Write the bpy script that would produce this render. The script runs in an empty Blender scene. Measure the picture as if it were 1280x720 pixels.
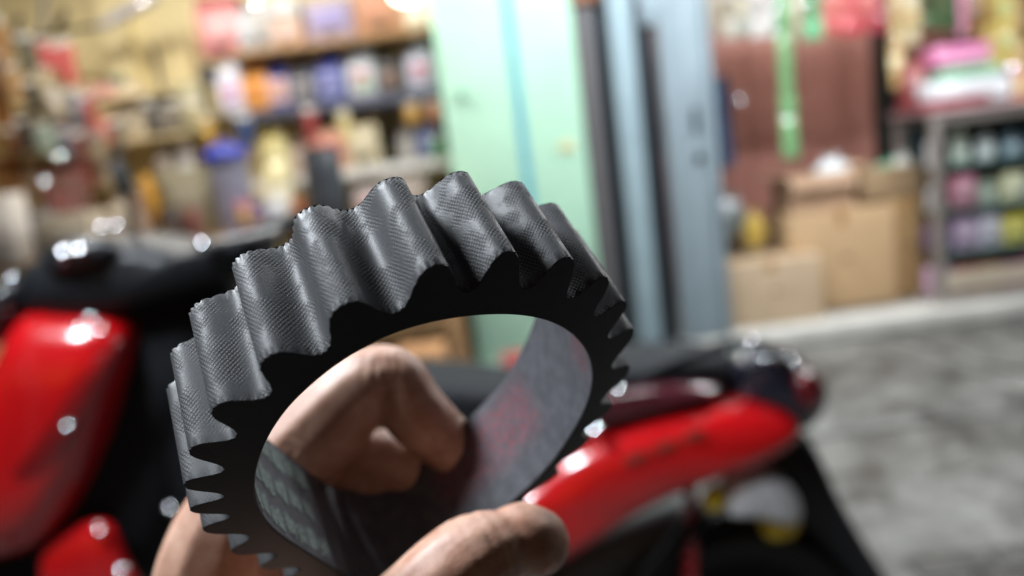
import bpy, bmesh, math, random
import numpy as np
from mathutils import Vector, Matrix, noise
random.seed(7)
scene = bpy.context.scene
C = scene.collection
R = math.radians

# ---------------------------------------------------------------- camera
F_PX = 960.0                        # focal length in pixels of the 1280 px wide photograph
PITCH, ROLL, EYE = R(10.3), R(7.3), 1.22
CAM = Vector((0, 0, EYE))
FWD = Vector((0, math.cos(PITCH), -math.sin(PITCH)))
_r0 = Vector((1, 0, 0)); _u0 = Vector((0, math.sin(PITCH), math.cos(PITCH)))
RIGHT = _r0 * math.cos(ROLL) - _u0 * math.sin(ROLL)
UP = _r0 * math.sin(ROLL) + _u0 * math.cos(ROLL)
cam_d = bpy.data.cameras.new('camera')
cam = bpy.data.objects.new('camera', cam_d); C.objects.link(cam)
m = Matrix((RIGHT, UP, -FWD)).transposed().to_4x4(); m.translation = CAM
cam.matrix_world = m
cam_d.sensor_width = 36.0
cam_d.lens = 36.0 * F_PX / 1280.0
cam_d.clip_start = 0.01; cam_d.clip_end = 500
cam_d.dof.use_dof = True
cam_d.dof.focus_distance = 0.166
cam_d.dof.aperture_fstop = 5.9
cam_d.dof.aperture_blades = 0
scene.camera = cam

# ---------------------------------------------------------------- world, sun, exposure (night: sky and moonlight nearly out)
w = bpy.data.worlds.new('World'); scene.world = w; w.use_nodes = True
nt = w.node_tree; bg = nt.nodes['Background']
sky = nt.nodes.new('ShaderNodeTexSky'); sky.sky_type = 'NISHITA'; sky.sun_disc = False
sky.sun_elevation = R(1.0); sky.sun_rotation = R(200)
nt.links.new(sky.outputs[0], bg.inputs[0]); bg.inputs[1].default_value = 0.035
sun_d = bpy.data.lights.new('moon_light', 'SUN'); sun_d.energy = 0.02; sun_d.angle = R(0.5); sun_d.color = (1, .95, .88)
sun = bpy.data.objects.new('moon_light', sun_d); C.objects.link(sun)
sun.rotation_euler = (R(60), 0, R(200))
scene.view_settings.view_transform = 'Standard'; scene.view_settings.look = 'None'
scene.view_settings.exposure = 0.0; scene.view_settings.gamma = 1.0
scene.cycles.use_denoising = True
scene.cycles.max_bounces = 6
scene.cycles.sample_clamp_indirect = 6.0

# ---------------------------------------------------------------- helpers
def at(px, py, y):
    """the place on the vertical plane at depth y (metres ahead) that a measured photograph pixel shows"""
    d = FWD + RIGHT * ((px - 640) / F_PX) - UP * ((py - 360) / F_PX)
    return CAM + d * (y / d.y)
def near(px, py, z):
    return CAM + FWD * z + RIGHT * ((px - 640) / F_PX * z) - UP * ((py - 360) / F_PX * z)
def s2l(c):
    return tuple(((v / 255.0) / 12.92 if v / 255.0 <= .04045 else ((v / 255.0 + .055) / 1.055) ** 2.4) for v in c[:3])

_mats = {}
def mat(name, col, rough=.5, metal=0., coat=0., var=(25., .12), bump=None, spec=.5, emit=None, sss=0., trans=0.):
    if name in _mats: return _mats[name]
    M = bpy.data.materials.new(name); M.use_nodes = True
    t = M.node_tree; b = t.nodes['Principled BSDF']; L = t.links.new
    col = s2l(col)
    b.inputs['Roughness'].default_value = rough; b.inputs['Metallic'].default_value = metal
    b.inputs['Coat Weight'].default_value = coat; b.inputs['Coat Roughness'].default_value = .06
    b.inputs['Specular IOR Level'].default_value = spec
    tc = t.nodes.new('ShaderNodeTexCoord')
    if var and var[1] > 0:
        n = t.nodes.new('ShaderNodeTexNoise'); n.inputs['Scale'].default_value = var[0]; n.inputs['Detail'].default_value = 6
        L(tc.outputs['Object'], n.inputs['Vector'])
        r = t.nodes.new('ShaderNodeMapRange'); r.inputs[1].default_value = .3; r.inputs[2].default_value = .7
        r.inputs[3].default_value = 1 - var[1]; r.inputs[4].default_value = 1 + var[1]
        L(n.outputs['Fac'], r.inputs[0])
        mx = t.nodes.new('ShaderNodeVectorMath'); mx.operation = 'SCALE'; mx.inputs[0].default_value = col
        L(r.outputs[0], mx.inputs['Scale']); L(mx.outputs[0], b.inputs['Base Color'])
        rr = t.nodes.new('ShaderNodeMapRange'); rr.inputs[3].default_value = max(.03, rough - .1); rr.inputs[4].default_value = min(1, rough + .1)
        L(n.outputs['Fac'], rr.inputs[0]); L(rr.outputs[0], b.inputs['Roughness'])
    else:
        b.inputs['Base Color'].default_value = (*col, 1)
    if bump:
        n2 = t.nodes.new('ShaderNodeTexNoise'); n2.inputs['Scale'].default_value = bump[0]; n2.inputs['Detail'].default_value = 5
        L(tc.outputs['Object'], n2.inputs['Vector'])
        bp = t.nodes.new('ShaderNodeBump'); bp.inputs['Strength'].default_value = bump[1]; bp.inputs['Distance'].default_value = bump[2] if len(bump) > 2 else .004
        L(n2.outputs['Fac'], bp.inputs['Height']); L(bp.outputs[0], b.inputs['Normal'])
    if emit:
        b.inputs['Emission Color'].default_value = (*s2l(emit[0]), 1); b.inputs['Emission Strength'].default_value = emit[1]
    if sss:
        b.inputs['Subsurface Weight'].default_value = sss; b.inputs['Subsurface Radius'].default_value = (1, .35, .2); b.inputs['Subsurface Scale'].default_value = .003
    if trans: b.inputs['Transmission Weight'].default_value = trans
    _mats[name] = M; return M
def cmat(col, rough=.45, coat=0., kind='plastic'):
    g_ = .3 * col[0] + .59 * col[1] + .11 * col[2]; c2 = tuple(.8 * v + .2 * g_ for v in col)
    return mat('%s_%d_%d_%d' % (kind, *col), c2, rough, coat=coat, var=(14, .08))

def tag(o, label=None, cat=None, group=None, kind=None):
    if label: o['label'] = label
    if cat: o['category'] = cat
    if group: o['group'] = group
    if kind: o['kind'] = kind
    return o
def empty(name, loc, label=None, cat=None, group=None, rz=0., kind=None):
    o = bpy.data.objects.new(name, None); C.objects.link(o); o.location = loc; o.rotation_euler[2] = rz
    o.empty_display_size = .05
    return tag(o, label, cat, group, kind)

class MB:
    def __init__(s): s.v = []; s.f = []; s.uv = None
    def add(s, vs, fs):
        n = len(s.v); s.v += [tuple(v) for v in vs]; s.f += [tuple(i + n for i in f) for f in fs]; return s
    def box(s, c, d, rz=0., bev=0.):
        c = Vector(c); x, y, z = d[0] / 2, d[1] / 2, d[2] / 2
        if bev <= 0:
            vs = [Vector((a * x, b * y, e * z)) for e in (-1, 1) for a, b in ((-1, -1), (1, -1), (1, 1), (-1, 1))]
            fs = [(3, 2, 1, 0), (4, 5, 6, 7), (0, 1, 5, 4), (1, 2, 6, 5), (2, 3, 7, 6), (3, 0, 4, 7)]
        else:
            bm = bmesh.new(); bmesh.ops.create_cube(bm, size=1)
            for v in bm.verts: v.co = Vector((v.co.x * d[0], v.co.y * d[1], v.co.z * d[2]))
            bmesh.ops.bevel(bm, geom=bm.edges[:], offset=bev, segments=2, affect='EDGES', profile=.5)
            bm.verts.index_update(); vs = [v.co.copy() for v in bm.verts]; fs = [tuple(v.index for v in f.verts) for f in bm.faces]; bm.free()
        q = Matrix.Rotation(rz, 3, 'Z')
        return s.add([c + q @ v for v in vs], fs)
    def rings(s, rs, close=True, caps=True):
        n = len(rs[0]); vs = [p for r in rs for p in r]; fs = []
        for i in range(len(rs) - 1):
            for j in range(n if close else n - 1):
                k = (j + 1) % n; fs.append((i * n + j, i * n + k, (i + 1) * n + k, (i + 1) * n + j))
        if caps: fs.append(tuple(range(n - 1, -1, -1))); fs.append(tuple((len(rs) - 1) * n + j for j in range(n)))
        return s.add(vs, fs)
    def tube(s, pts, rad, seg=10, caps=True):
        pts = [Vector(p) for p in pts]
        if not hasattr(rad, '__len__'): rad = [rad] * len(pts)
        rs = []; pn = None
        for i, p in enumerate(pts):
            t = (pts[min(i + 1, len(pts) - 1)] - pts[max(i - 1, 0)]).normalized()
            if pn is None: pn = t.orthogonal().normalized()
            pn = (pn - t * pn.dot(t)).normalized(); bn = t.cross(pn)
            rs.append([p + (pn * math.cos(a) + bn * math.sin(a)) * rad[i] for a in [2 * math.pi * k / seg for k in range(seg)]])
        return s.rings(rs, True, caps)
    def lathe(s, c, prof, axis='Z', seg=24, caps=True):
        c = Vector(c); rs = []
        for r, h in prof:
            ring = []
            for k in range(seg):
                a = 2 * math.pi * k / seg
                if axis == 'Z': q = Vector((r * math.cos(a), r * math.sin(a), h))
                elif axis == 'Y': q = Vector((r * math.cos(a), h, -r * math.sin(a)))
                else: q = Vector((h, r * math.cos(a), r * math.sin(a)))
                ring.append(c + q)
            rs.append(ring)
        return s.rings(rs, True, caps)
    def ball(s, c, r, seg=12):
        r = r if hasattr(r, '__len__') else (r, r, r); c = Vector(c); rs = []
        for i in range(1, seg // 2 + 1):
            th = math.pi * (i - .5) / (seg // 2)
            rs.append([c + Vector((r[0] * math.sin(th) * math.cos(a), r[1] * math.sin(th) * math.sin(a), -r[2] * math.cos(th))) for a in [2 * math.pi * k / seg for k in range(seg)]])
        return s.rings(rs)
    def puff(s, out, t, n=56, lv=6, ax=Vector((0, 1, 0)), raw=False):
        """a cowl: an outline (closed list of points on one plane) swollen by t to both sides, with rounded rim"""
        P = [Vector(p) for p in out]
        if not raw: P = spline(P, n, True)
        c = sum(P, Vector()) / len(P); rs = []
        ts = [i / lv for i in range(lv)]
        seq = [(math.cos(a), math.sin(a)) for a in [(-math.pi / 2 + .12) + (math.pi - .24) * i / (2 * lv) for i in range(2 * lv + 1)]]
        for sc, h in seq:
            k = .12 + .88 * sc ** .55
            rs.append([c + (p - c) * k + ax * (t * h) for p in P])
        return s.rings(rs)
    def build(s, name, material, parent=None, smooth=True, loc=None, angle=40):
        me = bpy.data.meshes.new(name); me.from_pydata(s.v, [], s.f)
        if s.uv is not None:
            l = me.uv_layers.new(name='UVMap'); a = np.array(s.uv, dtype=np.float32)
            idx = np.empty(len(me.loops), dtype=np.int32); me.loops.foreach_get('vertex_index', idx)
            l.data.foreach_set('uv', a[idx].ravel())
        me.materials.append(material)
        bm = bmesh.new(); bm.from_mesh(me); bmesh.ops.recalc_face_normals(bm, faces=bm.faces[:]); bm.to_mesh(me); bm.free()
        if smooth:
            me.shade_smooth()
            me.set_sharp_from_angle(angle=R(angle))
        o = bpy.data.objects.new(name, me); C.objects.link(o)
        if parent: o.parent = parent
        if loc is not None: o.location = loc
        return o
def spline(P, n, closed):
    out = []; m = len(P)
    for i in range(n):
        u = i / n * m if closed else i / (n - 1) * (m - 1)
        k = int(u); f = u - k
        if closed: a, b, c, d = P[(k - 1) % m], P[k % m], P[(k + 1) % m], P[(k + 2) % m]
        else:
            k = min(k, m - 2); f = u - k
            a, b, c, d = P[max(k - 1, 0)], P[k], P[k + 1], P[min(k + 2, m - 1)]
        out.append(.5 * ((2 * b) + (c - a) * f + (2 * a - 5 * b + 4 * c - d) * f * f + (3 * b - a - 3 * c + d) * f ** 3))
    return out
def struct(name, mb, material, smooth=False):
    return tag(mb.build(name, material, smooth=smooth), kind='structure')

# ---------------------------------------------------------------- lamps
lamp_white = mat('lamp_tube', (255, 255, 255), .4, var=None, emit=((235, 244, 255), 30))
lamp_warm = mat('lamp_bulb', (255, 255, 255), .4, var=None, emit=((255, 244, 225), 9))
lamp_case = mat('lamp_housing', (225, 225, 222), .4)
def tube_lamp(loc, length, power, label, color=(.90, .95, 1.0), rz=0., tilt=0.):
    o = empty('unseen_tube_lamp', loc, label, 'lamp', rz=rz)
    MB().box((0, 0, .035), (length + .06, .07, .04), bev=.006).build('housing', lamp_case, o)
    MB().tube([(-length / 2, 0, 0), (length / 2, 0, 0)], .013, 12).build('lamp_tube', lamp_white, o)
    for sx in (-1, 1): MB().box((sx * (length / 2 + .012), 0, .004), (.022, .034, .05), bev=.004).build('tube_holder', lamp_case, o)
    ld = bpy.data.lights.new('unseen_tube_light', 'AREA'); ld.shape = 'RECTANGLE'; ld.size = length; ld.size_y = .03; ld.energy = power; ld.color = color
    lo = bpy.data.objects.new('unseen_tube_light', ld); C.objects.link(lo); lo.parent = o; lo.location = (0, 0, -.016); lo.rotation_euler = (tilt, 0, 0)
    return o
tube_lamp((-1.35, 3.35, 2.72), 1.2, 46, 'assumed long white tube lamp under the ceiling of the parts shop', (1, .95, .86))  # unseen lamp, assumed as the source lighting the parts shop
tube_lamp((.55, 3.2, 2.62), 1.2, 35, 'assumed long white tube lamp under the canopy before the green panel')  # unseen lamp, assumed to light the green panel and gate
tube_lamp((2.2, 2.75, 2.6), 1.2, 80, 'added long white tube lamp under the canopy before the grocery', (.97, .98, 1))  # unseen lamp added to light the grocery goods and display case
tube_lamp((1.95, 4.6, 2.5), .6, 12, 'short tube lamp inside the grocery added to brighten the brown wall', (1, .96, .9))  # unseen lamp added to brighten the brown wall
fl = tube_lamp((.15, 1.45, 2.66), 1.2, 21, 'fill tube lamp added under the awning over the motorcycle', (.92, .96, 1.0))  # unseen lamp added as fill for the belt teeth and thumb
for sx in (-1, 1): MB().tube([(sx * .45, 0, .05), (sx * .45, 0, .31)], .004, 6).build('hanger_rod', lamp_case, fl)
# assumed street lamp added out of view, on its pole left of the viewer
sl = empty('assumed_street_lamp', (-1.7, -.05, 0), 'assumed tall grey street lamp on a pole, added unseen beside the yard', 'street lamp')  # unseen lamp assumed as key light for belt and hand
pole_m = mat('galvanised_steel', (140, 145, 148), .45, .8)
MB().tube([(0, 0, 0), (0, 0, 2.45)], [.06, .045], 16).build('pole', pole_m, sl)
MB().tube([(0, 0, 2.4), (.12, .1, 2.58), (.48, .5, 2.64)], .025, 12).build('arm', pole_m, sl)
HEAD = Vector((.62, .68, 2.46)); AIM = (Vector((0, .2, 1.15)) - (Vector((-1.7, -.05, 0)) + HEAD)).normalized()
hq = AIM.to_track_quat('-Z', 'Y')
lh = MB().box((0, 0, .034), (.62, .40, .05), bev=.02).build('lamp_head', lamp_case, sl, loc=HEAD); lh.rotation_euler = hq.to_euler()
ll = MB().box((0, 0, .004), (.54, .33, .012), bev=.004).build('lamp_lens', lamp_white, sl, loc=HEAD); ll.rotation_euler = hq.to_euler()
ld = bpy.data.lights.new('assumed_street_light', 'AREA'); ld.shape = 'RECTANGLE'; ld.size = .54; ld.size_y = .33; ld.energy = 64; ld.color = (.88, .94, 1.0)
lo = bpy.data.objects.new('assumed_street_light', ld); C.objects.link(lo); lo.parent = sl; lo.location = HEAD + AIM * .012; lo.rotation_euler = hq.to_euler()

# ---------------------------------------------------------------- ground and building shell
def concrete_mat(name, col, seed):
    M = mat(name, col, .6, var=None); t = M.node_tree; b = t.nodes['Principled BSDF']; L = t.links.new
    tc = t.nodes.new('ShaderNodeTexCoord'); fac = None
    for sc, lo, hi, a, c in ((1.3, .35, .65, .5, 1.25), (4.2, .38, .62, .36, 1.3), (22, .32, .68, .5, 1.35)):
        n = t.nodes.new('ShaderNodeTexNoise'); n.noise_dimensions = '4D'; n.inputs['W'].default_value = seed + sc; n.inputs['Scale'].default_value = sc; n.inputs['Detail'].default_value = 9; n.inputs['Roughness'].default_value = .62
        L(tc.outputs['Object'], n.inputs['Vector'])
        r = t.nodes.new('ShaderNodeMapRange'); r.inputs[1].default_value = lo; r.inputs[2].default_value = hi; r.inputs[3].default_value = a; r.inputs[4].default_value = c; L(n.outputs['Fac'], r.inputs[0])
        if fac is None: fac = r.outputs[0]
        else:
            m_ = t.nodes.new('ShaderNodeMath'); m_.operation = 'MULTIPLY'; L(fac, m_.inputs[0]); L(r.outputs[0], m_.inputs[1]); fac = m_.outputs[0]
    v = t.nodes.new('ShaderNodeVectorMath'); v.operation = 'SCALE'; v.inputs[0].default_value = s2l(col); L(fac, v.inputs['Scale']); L(v.outputs[0], b.inputs['Base Color'])
    r = t.nodes.new('ShaderNodeMapRange'); r.inputs[1].default_value = .3; r.inputs[2].default_value = 1.2; r.inputs[3].default_value = .3; r.inputs[4].default_value = .8; L(fac, r.inputs[0]); L(r.outputs[0], b.inputs['Roughness'])
    bp = t.nodes.new('ShaderNodeBump'); bp.inputs['Strength'].default_value = .6; bp.inputs['Distance'].default_value = .012; L(fac, bp.inputs['Height']); L(bp.outputs[0], b.inputs['Normal'])
    return M
concrete = concrete_mat('yard_concrete', (102, 102, 99), 1)
concrete2 = concrete_mat('slab_concrete', (116, 116, 112), 7)
dark_joint = mat('wet_soil', (52, 50, 46), .35, var=(6, .3))
struct('ground', MB().box((0, 20, -.06), (120, 100, .04)), dark_joint)
yard = tag(bpy.data.objects.new('yard_pavement', None), kind='structure'); C.objects.link(yard)
rnd = random.Random(3)
xs = [-3.4, -1.4, .55, 2.3, 4.3]; ys = [-1.0, 1.2, 2.75, 3.93]
for j in range(len(ys) - 1):
    for i in range(len(xs) - 1):
        x0, x1 = xs[i] + (.1 * j if 0 < i else 0), xs[i + 1] + .1 * j
        g = .007
        mb = MB().box(((x0 + x1) / 2, (ys[j] + ys[j + 1]) / 2, -.04 + rnd.uniform(-.006, .004)), (x1 - x0 - 2 * g, ys[j + 1] - ys[j] - 2 * g, .08), bev=.008)
        mb.build('concrete_slab', rnd.choice((concrete, concrete, concrete2)), yard)
# cracks that run across the slabs
def crack(pts, wd):
    mb = MB(); L = []; rr_ = random.Random(int(wd * 1e5))
    for a, b_ in zip(pts[:-1], pts[1:]):
        for i in range(8): L.append(Vector(a).lerp(Vector(b_), i / 8) + Vector((rr_.uniform(-.015, .015), rr_.uniform(-.015, .015), 0)))
    vs = []
    for i, p in enumerate(L):
        d = (L[min(i + 1, len(L) - 1)] - L[max(i - 1, 0)]).normalized(); n_v = Vector((-d.y, d.x, 0)) * wd * rr_.uniform(.4, 1.2)
        vs += [p + n_v, p - n_v, p - n_v - Vector((0, 0, .012)), p + n_v - Vector((0, 0, .012))]
    mb.add(vs, [(4 * i + a, 4 * i + (a + 1) % 4, 4 * i + 4 + (a + 1) % 4, 4 * i + 4 + a) for i in range(len(L) - 1) for a in range(4)])
    mb.build('crack', dark_joint, yard, False)
crack([(1.95, 3.92, .011), (2.05, 3.3, .011), (2.3, 2.76, .011), (2.22, 2.0, .011)], .006)
# block paving strip in the near right of the yard
paver_m = mat('paver_block', (62, 61, 58), .5, var=(9, .3), bump=(80, .5, .006))
for j in range(4):
    for i in range(9):
        MB().box((.95 + i * .215 + (.1 if j % 2 else 0) + rnd.uniform(-.006, .006), 1.5 + j * .114, -.022 + rnd.uniform(-.008, .006)), (.196, .098, .06), rz=rnd.uniform(-.03, .03), bev=.01).build('paver_block', paver_m, yard)
kerb_m = mat('kerb_concrete', (196, 196, 190), .6, var=(7, .12), bump=(50, .3))
struct('kerb', MB().box((1.0, 4.05, .04), (7.6, .2, .1), bev=.012), kerb_m, True)
floor_m = mat('shop_floor', (150, 146, 138), .5, var=(4, .15))
struct('shop_floor', MB().box((0, 5.2, .035), (8, 2.1, .08)), floor_m)
yellow = mat('yellow_wall_paint', (234, 218, 168), .6, var=(2.0, .06), bump=(18, .15))
green = mat('mint_paint', (180, 222, 196), .4, var=(3, .05), bump=(10, .1))
blue_stripe = mat('blue_paint', (88, 166, 186), .45)
brown_w = mat('brown_board', (172, 120, 108), .55, var=(5, .12))
greyblue = mat('greyblue_steel', (146, 162, 170), .4, .1, var=(6, .08))
darksteel = mat('dark_steel', (44, 50, 56), .45, .2)
def building(name, loc, label):
    return empty(name, loc, label, 'wall')
lw = empty('shop_wall', (-1.6, 4.68, 0), 'yellow painted back wall of the spare parts shop', 'wall')
MB().box((-.3, 0, 1.5), (3.8, .1, 2.84)).build('wall_panel', yellow, lw, False)
MB().box((-.43, -.1, 1.5), (.16, .1, 2.84)).build('pilaster', yellow, lw, False)
MB().tube([(-.22, -.17, .1), (-.22, -.17, 2.02)], .014).build('conduit', mat('conduit_grey', (96, 92, 84), .5), lw)
tag(MB().box((.2, 2.02, 3.0), (7.4, 1.5, .06)).build('added_awning', mat('added_awning_sheet', (150, 154, 156), .5), smooth=False), kind='structure')  # unseen sheet added only to carry the fill lamp
sw = empty('side_wall', (-3.55, 4.2, 0), 'yellow side wall at the far end of the spare parts shop', 'wall')
MB().box((0, 0, 1.5), (.1, 1.06, 2.84)).build('wall_panel', yellow, sw, False)
ce = tag(MB().box((.2, 4.0, 2.98), (7.4, 2.4, .08)).build('ceiling', mat('ceiling_board', (205, 200, 186), .7), smooth=False), kind='structure')
gp = empty('green_partition', (.12, 4.02, .09), 'mint green partition panel with a blue stripe between the two shops', 'partition')
MB().box((0, 0, 1.4), (.70, .05, 2.8), bev=.006).build('panel', green, gp)
MB().box((.032, -.0275, 1.4), (.042, .006, 2.79)).build('stripe', blue_stripe, gp)
MB().box((.25, -.03, 1.1), (.07, .008, .05), bev=.002).build('sticker', cmat((215, 200, 140)), gp)
MB().tube([(-.25, -.025, 1.42), (-.25, -.06, 1.42)], .022).build('knob', mat('worn_knob', (120, 160, 140), .5), gp)
MB().box((-.33, .3, 1.4), (.04, .54, 2.8)).build('return_panel', green, gp, False)
df = empty('door_jamb', (.56, 4.03, .09), 'dark grey steel jamb beside the mint green panel', 'door jamb')
MB().box((-.035, 0, 1.4), (.065, .06, 2.8), bev=.004).build('outer_jamb', mat('jamb_grey', (104, 102, 104), .5), df)
MB().box((.045, .02, 1.4), (.085, .05, 2.8), bev=.004).build('inner_jamb', darksteel, df)
MB().box((-.02, -.045, 1.86), (.13, .028, .15), bev=.006).build('hinge_block', mat('hinge_block', (150, 102, 76), .55), df)
post = empty('steel_post', (.70, 3.99, .09), 'pale grey blue upright steel post left of the folding gate', 'post')
MB().box((0, 0, 1.4), (.115, .09, 2.8), bev=.012).build('post_tube', mat('pale_post', (150, 172, 180), .4, var=(6, .08)), post)
MB().box((0, 0, .02), (.16, .13, .02), bev=.003).build('base_plate', darksteel, post)
gate = empty('folding_gate', (.98, 3.98, .09), 'grey blue metal folding gate leaf pushed open beside the grocery', 'gate')
MB().box((-.165, .03, 1.4), (.09, .05, 2.8), bev=.004).build('guide_channel', darksteel, gate)
MB().box((.02, 0, 1.4), (.25, .04, 2.78), bev=.008).build('gate_leaf', greyblue, gate)
MB().box((-.085, -.036, 1.4), (.03, .03, 2.78), bev=.006).build('stile', greyblue, gate)
MB().box((.135, -.03, 1.4), (.03, .03, 2.78), bev=.006).build('stile', greyblue, gate)
MB().box((.05, -.028, 1.15), (.025, .018, .13), bev=.005).build('handle', darksteel, gate)
MB().box((.055, -.026, .96), (.04, .014, .05), bev=.004).build('lock_plate', darksteel, gate)
MB().box((-.13, -.012, 1.72), (.09, .03, .17), bev=.006).build('latch_box', greyblue, gate)
gw = empty('board_wall', (2.0, 5.1, .07), 'brown board wall at the back of the grocery', 'wall')
for i in range(6): MB().box((-.85 + i * .34, 0, 1.4), (.334, .06, 2.75), bev=.004).build('board', brown_w, gw)
MB().box((.545, -.075, 1.4), (.13, .08, 2.75)).build('frame_post', mat('black_green_paint', (26, 38, 38), .4), gw, False)
gw2 = empty('grocery_wall', (3.56, 5.16, .07), 'dull green wall behind the display case of the grocery', 'wall')
MB().box((0, 0, 1.4), (1.9, .06, 2.75)).build('wall_panel', mat('dull_green_wall', (70, 88, 80), .6), gw2, False)

# ---------------------------------------------------------------- goods
steel_g = mat('shelf_steel', (84, 86, 100), .45, .2)
white_p = mat('white_board', (215, 212, 206), .45)
wood_p = mat('plywood', (160, 126, 88), .6, var=(8, .2))
chrome = mat('chrome', (235, 238, 242), .08, 1., var=None)
black_pl = mat('black_plastic', (18, 19, 22), .35, var=(30, .15))
card = mat('cardboard', (188, 158, 120), .75, var=(9, .07), bump=(120, .12, .002))
card2 = mat('pale_cardboard', (184, 162, 134), .75, var=(9, .08), bump=(120, .12, .002))
tape = mat('brown_tape', (165, 128, 84), .25)
rk = empty('shelf_rack', (-.78, 4.34, .09), 'grey steel shelf rack full of oil bottles in the parts shop', 'shelf rack')
for z, mt, th in ((1.782, wood_p, .03), (1.46, steel_g, .058), (1.10, white_p, .06), (.6, steel_g, .04)):
    MB().box((0, 0, z), (1.06, .34, th), bev=.004).build('shelf_board', mt, rk)
for x in (-.515, .2, .515): MB().box((x, .19, 1.05), (.04, .03, 2.08)).build('upright', darksteel, rk, False)
pr = empty('parts_rack', (-2.35, 4.38, .09), 'wooden rack crowded with small parts against the yellow wall', 'shelf rack')
for z in (1.19, 1.42, 1.65): MB().box((-.1, 0, z), (1.62, .3, .016), bev=.003).build('shelf_board', mat('pale_plywood', (206, 186, 142), .6, var=(8, .15)), pr)
for x in (-.93, .0, .73): MB().box((x, .17, 1.0), (.03, .03, 2.0)).build('upright', mat('pale_plywood', (206, 186, 142)), pr, False)
bench = empty('work_bench', (-1.5, 3.88, .09), 'cluttered work bench in front of the shelves', 'bench')
MB().box((0, 0, .86), (2.6, .5, .04), bev=.005).build('bench_top', wood_p, bench)
for x in (-1.2, 1.2):
    for y in (-.2, .2): MB().box((x, y, .42), (.06, .06, .84)).build('leg', wood_p, bench, False)
MB().box((0, .2, .45), (2.3, .02, .5)).build('back_panel', wood_p, bench, False)
LV = {'T': (4.34, 1.889), 'S': (4.31, 1.581), 'L': (4.31, 1.222), 'B': (3.80, .972), 'BB': (3.98, .972),
      'R1': (4.36, 1.293), 'R2': (4.36, 1.523), 'R3': (4.36, 1.753)}
def sect(w, d, z, n=16, e=3.2, ox=0.):
    return [Vector((ox + math.copysign(abs(math.cos(a)) ** (2 / e), math.cos(a)) * w, math.copysign(abs(math.sin(a)) ** (2 / e), math.sin(a)) * d, z)) for a in [2 * math.pi * k / n for k in range(n)]]
def plate(o, name, w, h, y, z, mt, bulge=0., x=0.):
    MB().box((x, y, z), (w, .004, h), bev=.0012).build(name, mt, o)
def bottle(loc, w, h, col, lab, label, group=None, cap=None, lab2=None, name='oil_bottle', cat='bottle', rz=0.):
    o = empty(name, loc, label, cat, group, rz)
    a, d = w / 2, w * .3
    pr_ = [(.92, 0), (1, .02), (1, .62), (.97, .70), (.8, .80), (.5, .86), (.36, .885), (.36, .9)]
    MB().rings([sect(a * k, d * k if k > .5 else a * k * .7, h * z, ox=(0 if z < .7 else a * .25 * (z - .7) / .2)) for k, z in pr_]).build('body', cmat(col, .32, .3), o)
    MB().rings([sect(a * .4, a * .3, h * z, e=2, ox=a * .25) for z in (.9, .995)] + [sect(a * .36, a * .27, h, e=2, ox=a * .25)]).build('cap', cmat(cap or col, .4), o)
    plate(o, 'label_sticker', w * .78, h * .46, -d - .001, h * .34, cmat(lab, .4))
    if lab2:
        plate(o, 'label_print', w * .5, h * .13, -d - .005, h * .42, cmat(lab2, .4))
        plate(o, 'label_print', w * .42, h * .06, -d - .005, h * .24, cmat(lab2, .4))
    return o
def carton(loc, w, h, d, col, label, group=None, rz=0., panel=None, name='carton', cat='box'):
    o = empty(name, loc, label, cat, group, rz)
    MB().box((0, 0, h / 2), (w, d, h), bev=min(.006, w * .04)).build('box_body', cmat(col, .55, kind='card'), o)
    plate(o, 'printed_panel', w * .7, h * .42, -d / 2 - .001, h * .55, cmat(panel or tuple(min(255, int(c * .6 + 95)) for c in col), .5, kind='card'))
    plate(o, 'printed_panel', w * .5, h * .12, -d / 2 - .001, h * .18, cmat(tuple(int(c * .5) for c in col), .5, kind='card'))
    return o
def pouch_mesh(o, w, h, z, mt, name='pouch', d=.22, y=0.):
    g = 7; mb = MB(); rs = []
    for i in range(g):
        v = i / (g - 1); row = []; bk = []
        for j in range(g):
            u = j / (g - 1); t = d * w * (math.sin(math.pi * u) * math.sin(math.pi * v)) ** .6 * .5 + .0012
            wob = .004 * math.sin(9 * u + 5 * v)
            row.append(Vector(((u - .5) * w * (1 - .05 * math.sin(math.pi * v)), y - t + wob, z + (v - .5) * h))); bk.append(Vector((row[-1].x, y + t + wob, row[-1].z)))
        rs.append(row + bk[::-1])
    return mb.rings(rs).build(name, mt, o)
def packet(loc, w, h, col, label, group=None, panel=None, rz=0., name='packet', cat='packet'):
    """a filled foil packet hanging from a hook; loc is its lower middle"""
    o = empty(name, loc, label, cat, group, rz)
    pouch_mesh(o, w, h, h / 2, cmat(col, .25, .4, 'foil'))
    plate(o, 'header_card', w * .8, h * .16, -.004 - w * .02, h * 1.04, cmat(panel or (225, 220, 210), .5, kind='card'))
    MB().tube([(0, -.004, h * 1.09), (0, .0, h * 1.14), (0, .10, h * 1.15)], .0025, 6).build('hook', chrome, o)
    return o
def tin(loc, w, h, col, label, group=None, band=None, cap=None, name='tin_can', cat='can'):
    o = empty(name, loc, label, cat, group); r = w / 2
    MB().lathe((0, 0, 0), [(r * .97, 0), (r, .01), (r, h * .93), (r * .94, h * .96), (r * .9, h * .96)]).build('can_body', cmat(col, .35, .2), o)
    MB().lathe((0, 0, 0), [(r * .88, h * .961), (r * .88, h), (r * .8, h)]).build('lid', cmat(cap or tuple(int(c * .7) for c in col), .4), o)
    if band: MB().lathe((0, 0, 0), [(r + .0015, h * .25), (r + .0015, h * .7)], caps=False).build('label_band', cmat(band, .4), o)
    return o
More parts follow.
